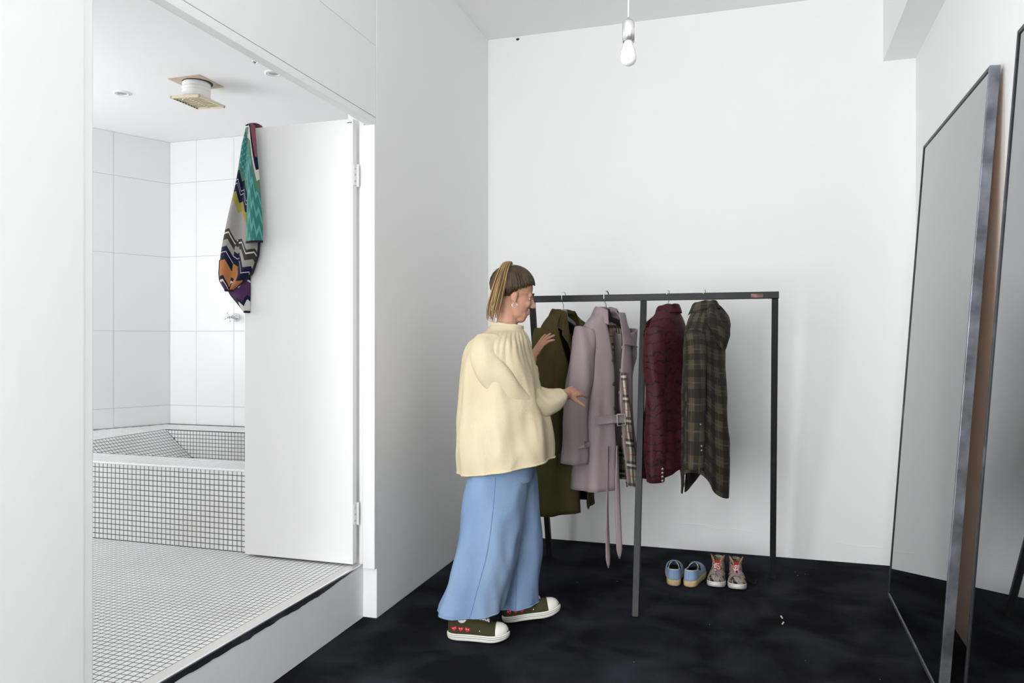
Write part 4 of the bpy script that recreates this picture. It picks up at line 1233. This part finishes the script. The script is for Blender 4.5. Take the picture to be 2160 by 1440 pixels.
def hand(wrist, direc, palm_n, side, curls, spreads, thumb_out=.9, size=1.0, thumb_curl=.3):
    """side=+1: thumb on +lateral; palm_n points out of the palm"""
    w = wl_(wrist); d = Vector(direc).normalized(); pn = Vector(palm_n); pn = (pn - d * pn.dot(d)).normalized()
    lat = pn.cross(d).normalized() * side
    lens = [(.040, .025, .020), (.045, .029, .021), (.042, .027, .021), (.033, .020, .018)]
    for k in range(4):
        off = (.027 - .018 * k) * size
        kn = w + d * ((.088 if k < 3 else .080) * size) + lat * off
        st = w + d * .010 + lat * off * .55
        P_ = [st, (st + kn) / 2 - pn * .002, kn]
        body.tube(P_, [.012 * size, .0125 * size, .0105 * size], 12); body.put(*ell_vf(kn, .0106 * size, 12, 8))
        dd = (d * math.cos(spreads[k]) + lat * math.sin(spreads[k])).normalized()
        p = kn; rads = [.0094, .0086, .0076]
        ang_ = 0
        for j in range(3):
            ang_ += curls[k] * (1.0, 1.1, .7)[j]
            dj = dd * math.cos(ang_) + pn * math.sin(ang_)
            q = p + dj * lens[k][j] * size
            body.tube([p, q], [rads[j] * size, rads[j] * .9 * size], 12); body.put(*ell_vf(q, rads[j] * .9 * size, 12, 8))
            p = q
    body.put(*ell_vf(w + d * .045 * size + pn * .004, (.02, .02, .02), 12, 8))
    # thumb from the side of the palm near its base
    p = w + d * .022 * size + lat * .018 * size + pn * .004
    td = (d * math.cos(thumb_out) + lat * math.sin(thumb_out) + pn * .25).normalized()
    for j, (ln_, r_) in enumerate(((.040, .0125), (.032, .0100), (.026, .0088))):
        q = p + td * ln_ * size
        body.tube([p, q], [r_ * size, r_ * .88 * size], 12); body.put(*ell_vf(q, r_ * .88 * size, 12, 8))
        td = (td + (d * .6 + pn * .4) * thumb_curl).normalized(); p = q
    body.put(*ell_vf(w, .024 * size, 12, 8))
# near (right) hand reaching flat towards the trench coat's sleeve; far (left) hand raised, fingers spread on the olive coat
hand(WR, (.36, .86, .12), (-.55, .25, -.75), 1, (.22, .26, .30, .34), (.12, .02, -.08, -.20), .75, 1.0)
hand(WL, (.34, .42, .72), (.55, .55, -.35), -1, (.10, .14, .20, .26), (.22, .05, -.12, -.30), .8, 1.0)
woman = body.build('person', M_SKIN, None, True, loc=tuple(W0), mods=(('REMESH', .0042), ('SMOOTH', .5, 4)))
tag(woman, 'woman in cream jacket and wide blue jeans reaching into the clothes', 'person')

# face details
for sg in (1, -1):
    e_ = MB(); e_.put(*ell_vf((.0690, sg * .028, -.005), (.010, .0105, .0055), 16, 12), M=HM); eo = e_.build('eye', M_EYEW, woman, True)
    e_ = MB(); e_.put(*ell_vf((.0765, sg * .0285, -.005), (.0032, .0050, .0045), 12, 8), M=HM); e_.build('iris', M_IRIS, eo, True)
    e_ = MB(); e_.tube([HM @ Vector(p) for p in ((.090, sg * .012, .018), (.088, sg * .028, .023), (.076, sg * .046, .020))], [.003, .0035, .0018], 8); e_.build('eyebrow', M_HAIRD, woman, True)
l_ = MB(); l_.put(*ell_vf((.0875, 0, -.0625), (.0090, .0195, .0050), 16, 10), M=HM); l_.put(*ell_vf((.0855, 0, -.0725), (.0092, .0170, .0058), 16, 10), M=HM); l_.build('lips', M_LIP, woman, True)
e_ = MB(); pts = [HM @ Vector((.004 + .012 * math.cos(a), -.080, -.055 + .012 * math.sin(a))) for a in [2 * PI * k / 20 for k in range(21)]]
e_.tube(pts, .0013, 6); e_.build('earring', M_SILVER, woman, True)

# hair: a cap over the skull, pulled up to a crown ponytail
v, f = ell_vf((-.016, 0, .040), (.102, .082, .089), 56, 40)
def hairline(p):
    x, y, z = p[0] + .016, p[1], p[2] - .040
    if x > .055: return z > .024
    if x > .02: return z > -.006 + (x - .02) * .9
    if x > -.005: return z > -.026
    if x > -.03: return z > -.060
    return z > -.100
keep = [hairline(p) for p in v]
idx = {}; nv_ = []
for i, p in enumerate(v):
    if keep[i]:
        idx[i] = len(nv_)
        th = math.atan2(p[1], p[0] + .08)
        nv_.append(HM @ (p + (p - Vector((-.016, 0, .04))).normalized() * (.0035 * math.sin(th * 46 + 3 * noise.noise(p * 20)) * .35 + .003 * noise.noise(p * 30))))
nf_ = [tuple(idx[i] for i in q) for q in f if all(keep[i] for i in q)]
add('hair', nv_, nf_, M_HAIRD, woman, True, mods=(('SOLID', .005, 1), ('SUB', 1)))
# strands combed from the hairline up to the tie
st = MB(); rnd = random.Random(5); hc = Vector((-.016, 0, .040)); tie_ = Vector((-.048, -.012, .122))
def on_skull(d, off): 
    k_ = 1 / math.sqrt((d.x / .102) ** 2 + (d.y / .082) ** 2 + (d.z / .089) ** 2)
    return hc + d * (k_ + off)
line = [(.088, 0, .026), (.080, .035, .024), (.060, .062, .012), (.030, .078, -.010), (.006, .080, -.030), (-.020, .076, -.060), (-.055, .055, -.080), (-.085, .025, -.090)]
line = resample(line, 60)
for sgn in (1, -1):
    for p_ in line:
        for rep in range(2):
            d0 = (Vector((p_[0], sgn * p_[1], p_[2])) + Vector((rnd.uniform(-.004, .004), rnd.uniform(-.004, .004), rnd.uniform(-.006, .006)))).normalized(); d1 = (tie_ - hc).normalized()
            pts = [HM @ on_skull(d0.slerp(d1, k_ / 9), .0045 + .002 * math.sin(PI * k_ / 9) + rnd.uniform(0, .0012)) for k_ in range(10)]
            st.tube(pts, [.0016 + .0012 * math.sin(PI * min(1, (k_ + 1) / 10)) for k_ in range(10)], 5)
st.build('combed_hair', M_HAIRD, woman, True)
pt = MB()
rnd = random.Random(11)
tie = Vector((-.048, -.012, .122))
for k in range(90):
    a = rnd.uniform(0, 2 * PI); q = math.sqrt(rnd.uniform(0, 1))
    oy = q * math.sin(a); ox = q * math.cos(a); ln_ = rnd.uniform(.17, .25)
    pts = [tie + Vector((.012 * ox, .014 * oy, 0)), tie + Vector((-.018 + .014 * ox, .018 * oy - .016, .016 + .004 * ox)), tie + Vector((-.034 + .022 * ox, -.044 + .026 * oy, -.024)),
           tie + Vector((-.040 + .030 * ox, -.072 + .026 * oy, -.030 - ln_ * .40)), tie + Vector((-.040 + .034 * ox, -.074 + .026 * oy, -.03 - ln_ * .80)), tie + Vector((-.034 + .026 * ox, -.066 + .022 * oy, -.03 - ln_))]
    rs = resample([tuple(HM @ p) for p in pts], 12)
    pt.tube(rs, [.0034 * (1 - .06 * j) for j in range(12)], 5)
pt.build('ponytail', M_HAIRB, woman, True)
t_ = MB(); t_.lathe([(.012, -.006), (.019, -.003), (.019, .004), (.012, .007)], 20, HM @ Matrix.Translation(tie) @ Matrix.Rotation(math.radians(-50), 4, 'Y')); t_.build('hair_tie', M_WHITEP, woman, True)
# clothes: lofts round the body, axes turned with her (forward mostly along +X)
FW = Vector((math.cos(math.radians(16)), math.sin(math.radians(16)), 0)); LT = Vector((-FW.y, FW.x, 0))
def shell(rows_tab, n, folds, seed, amp_from, tilt=None, nrow=40, noise_amp=.014, pleats=0):
    """rows_tab: (z, cx, cy, half fore-aft, half lateral)"""
    tab = resample(rows_tab, nrow); rows = []
    for k, (z, cx_, cy_, a, b) in enumerate(tab):
        t = k / (nrow - 1); row = []
        am = max(0.0, (t - amp_from) / (1 - amp_from))
        for i in range(n):
            ph = 2 * PI * i / n
            s = 1 + am * sum(q_ * math.sin(w_ * ph + seed * w_ + 1.2 * t * ((w_ % 3) - 1)) for w_, q_ in folds)
            dz = tilt(ph) * t ** 2 if tilt else 0
            p = Vector((cx_, cy_, z + dz)) + FW * (a * s * math.cos(ph)) + LT * (b * s * math.sin(ph))
            nn = (FW * math.cos(ph) * a + LT * math.sin(ph) * b).normalized()
            p += nn * min(1, .35 + am) * cloth_noise(p, noise_amp, 8, seed)
            if pleats: p += nn * pleats * math.sin(30 * ph + 2 * noise.noise((ph * 2, 0, seed))) * max(0, 1 - abs(t - .34) / .22)
            row.append(p - W0)
        rows.append(row)
    return rows
rows = shell([(1.425, -1.064, 3.375, .070, .068), (1.40, -1.072, 3.373, .085, .090), (1.375, -1.085, 3.370, .112, .145), (1.335, -1.100, 3.368, .140, .192), (1.26, -1.105, 3.366, .160, .206), (1.12, -1.092, 3.362, .186, .212), (.98, -1.078, 3.362, .205, .218), (.85, -1.068, 3.362, .214, .222), (.772, -1.066, 3.362, .213, .222)],
             150, ((3, .03), (5, .042), (8, .036), (13, .016)), 1.7, .10, tilt=lambda ph: .040 * math.cos(ph), nrow=64, noise_amp=.020, pleats=.0045)
v, f = grid(rows, True)
jk = add('jacket', v, f, M_JACKET, woman, True, mods=(('SOLID', .007, 0), ('SUB', 1)))
# hem band and yoke seam
def band(name, row_a, grow, z_add, m, rad=.004):
    mb = MB(); pts = [p + Vector((0, 0, z_add)) + (Vector((p.x, p.y, 0)) - Vector((.03, .035, 0))).normalized() * grow for p in row_a]
    mb.tube(pts + [pts[0]], rad, 6, cap=False); return mb.build(name, m, woman, True)
band('jacket_hem', rows[-1], .002, .002, M_JACKET, .005)
# stand-up collar
rows_c = []
for k in range(6):
    t = k / 5; row = []
    for i in range(48):
        ph = 2 * PI * i / 48
        rr_ = .066 + .010 * t - .018 * max(0, t - .7)
        row.append(Vector((-1.062, 3.376, 1.405 + .030 * t + .010 * math.cos(ph + PI))) + FW * (rr_ * math.cos(ph) * 1.08) + LT * (rr_ * math.sin(ph)) - W0 + Vector((0, 0, .004 * noise.noise((ph * 2, t * 3, 1)))))
    rows_c.append(row)
v, f = grid(rows_c, True); add('jacket_collar', v, f, M_JACKET, woman, True, mods=(('SOLID', .006, 0), ('SUB', 1)))
def sleeve(pts, rad, seed, name='jacket_sleeve', folds=((2, .05), (4, .06), (7, .035))):
    q = resample([(*wl_(p), *r_) for p, r_ in zip(pts, rad)], 34)
    rw = tube_cloth([k[:3] for k in q], [k[3:] for k in q], 36, folds, seed)
    v, f = grid(rw, True); return add(name, v, f, M_JACKET, woman, True, mods=(('SOLID', .006, 0), ('SUB', 1)))
sleeve([(-1.098, 3.265, 1.345), (-1.096, 3.215, 1.275), (-1.050, 3.222, 1.185), (-.990, 3.285, 1.092), (-.930, 3.370, 1.062), (-.872, 3.460, 1.066), (-.840, 3.525, 1.085)],
       [(.058, .075), (.074, .084), (.078, .088), (.078, .088), (.070, .080), (.058, .062), (.042, .042)], .8)
sleeve([(-1.105, 3.465, 1.345), (-1.112, 3.545, 1.275), (-1.100, 3.605, 1.190), (-1.075, 3.655, 1.135), (-1.055, 3.690, 1.185), (-1.048, 3.715, 1.220)],
       [(.058, .070), (.070, .078), (.074, .080), (.068, .072), (.056, .060), (.045, .046)], 2.9)

# jeans: hips, then two wide legs
v_all = MB()
rows = shell([(.95, -1.080, 3.365, .135, .165), (.86, -1.078, 3.365, .140, .170), (.78, -1.076, 3.365, .146, .168), (.70, -1.076, 3.365, .140, .150)], 48, ((5, .02),), 2.0, .2, nrow=12, noise_amp=.005)
v_all.put(*grid(rows, True))
def leg(pts, rad, seed):
    q = resample([(*wl_(p), *r_) for p, r_ in zip(pts, rad)], 40)
    rw = []
    for k, row in enumerate(q):
        c_ = Vector(row[:3]); t = k / 39; rr = []
        for i in range(48):
            ph = 2 * PI * i / 48; am = .25 + .75 * t
            s = 1 + am * (.045 * math.sin(3 * ph + seed + 1.5 * t) + .040 * math.sin(5 * ph + seed * 2 - 2 * t) + .02 * math.sin(9 * ph + seed))
            p = c_ + FW * (row[3] * s * math.cos(ph)) + LT * (row[4] * s * math.sin(ph))
            p += (p - c_).normalized() * cloth_noise(p, .015, 8, seed)
            if k == 39: p.z += .012 * math.cos(ph)
            rr.append(p)
        rw.append(rr)
    v_all.put(*grid(rw, True)); return rw
r1 = leg([(-1.085, 3.295, .80), (-1.090, 3.275, .62), (-1.110, 3.250, .42), (-1.150, 3.228, .25), (-1.180, 3.215, .128)], [(.118, .095), (.138, .108), (.138, .112), (.140, .115), (.144, .120)], 1.0)
r2 = leg([(-1.060, 3.445, .80), (-1.045, 3.450, .62), (-1.032, 3.455, .42), (-1.035, 3.452, .24), (-1.040, 3.448, .098)], [(.112, .095), (.114, .102), (.108, .102), (.104, .102), (.104, .104)], 2.4)
v_all.build('jeans', M_DENIM, woman, True, mods=(('SOLID', .006, 0), ('SUB', 1)))
for rw in (r1, r2):
    mb = MB(); mb.tube(rw[-1] + [rw[-1][0]], .0045, 6, cap=False); mb.build('jeans_hem', M_DENIM, woman, True)
    mb = MB(); mb.tube([row[36] + (row[36] - sum(row, Vector()) / 48).normalized() * .003 for row in rw[4:]], .002, 5); mb.build('jeans_seam', mat('denim_seam', (.14, .23, .40), .9), woman, True)

# her high-top sneakers
def heart(M_, s, m, parent, eyes=True):
    n = 30; v = []; 
    for i in range(n):
        a = 2 * PI * i / n
        v.append((s * .062 * 16 * math.sin(a) ** 3, 0, s * .062 * (13 * math.cos(a) - 5 * math.cos(2 * a) - 2 * math.cos(3 * a) - math.cos(4 * a))))
    mb = MB(); mb.put(v, [tuple(range(n))], M_)
    h_ = mb.build('heart_print', M_RED, parent, mods=(('SOLID', .0012, 0),))
    e_ = MB()
    for sx in (-.38, .38):
        e_.put(*ell_vf((sx * s, -.0008, .15 * s), (.20 * s, .0008, .15 * s), 10, 6), M=M_)
    e_.build('white_mark', M_WHITEP, h_, True)
def her_shoe(loc, rot, label, side):
    r = high_top('sneaker', loc, 0, label, None, side, M_OLIVEC, M_CREAMR, M_LACE, .105, False, L=.275, W=.098, parent=woman, rot=rot, olive=True)
    yv = -.046 if True else 0
    for k in range(3):
        x = .034 + .030 * k
        M_ = Matrix.Translation((x, -foot_w(x / .275) * .049 - .0035 + side * foot_c(x / .275, .275), .058 - .001 * k)) @ Matrix.Rotation(-.25 + .25 * k, 4, 'Y')
        heart(M_, .0125, M_RED, r)
    t0 = .068
    M_ = Matrix.Translation((t0, -.0345, .104)) @ Matrix.Rotation(math.radians(-14), 4, 'X')
    mb = MB(); mb.lathe([(0, .0018), (.0205, .0018), (.0215, 0), (.0215, -.002), (0, -.002)], 28, M_ @ Matrix.Rotation(PI / 2, 4, 'X')); pa = mb.build('ankle_patch', M_WHITEP, r)
    mb = MB(); v = []
    for i in range(10):
        rr = .013 if i % 2 == 0 else .0052; a = PI / 2 + i * PI / 5
        v.append((rr * math.cos(a), -.0026, rr * math.sin(a)))
    v.append((0, -.0032, 0)); mb.put(v, [(i, (i + 1) % 10, 10) for i in range(10)], M_); mb.build('star', M_NAVYP, pa)
    mb = MB()
    for k, x in enumerate((.150,)): mb.put(*ell_vf((x, -.0465, .052), (.004, .002, .004), 10, 6))
    mb.build('vent_eyelet', M_SILVER, r, True)
    return r
her_shoe((-1.276 - W0.x, 3.172 - W0.y, .004), (0, 0, math.radians(11)), 'olive sneaker on her near foot, flat on the carpet', -1)
her_shoe((-1.092 - W0.x, 3.425 - W0.y, .004), (0, math.radians(-9), math.radians(19)), 'olive sneaker on her far foot with the toe lifted', 1)
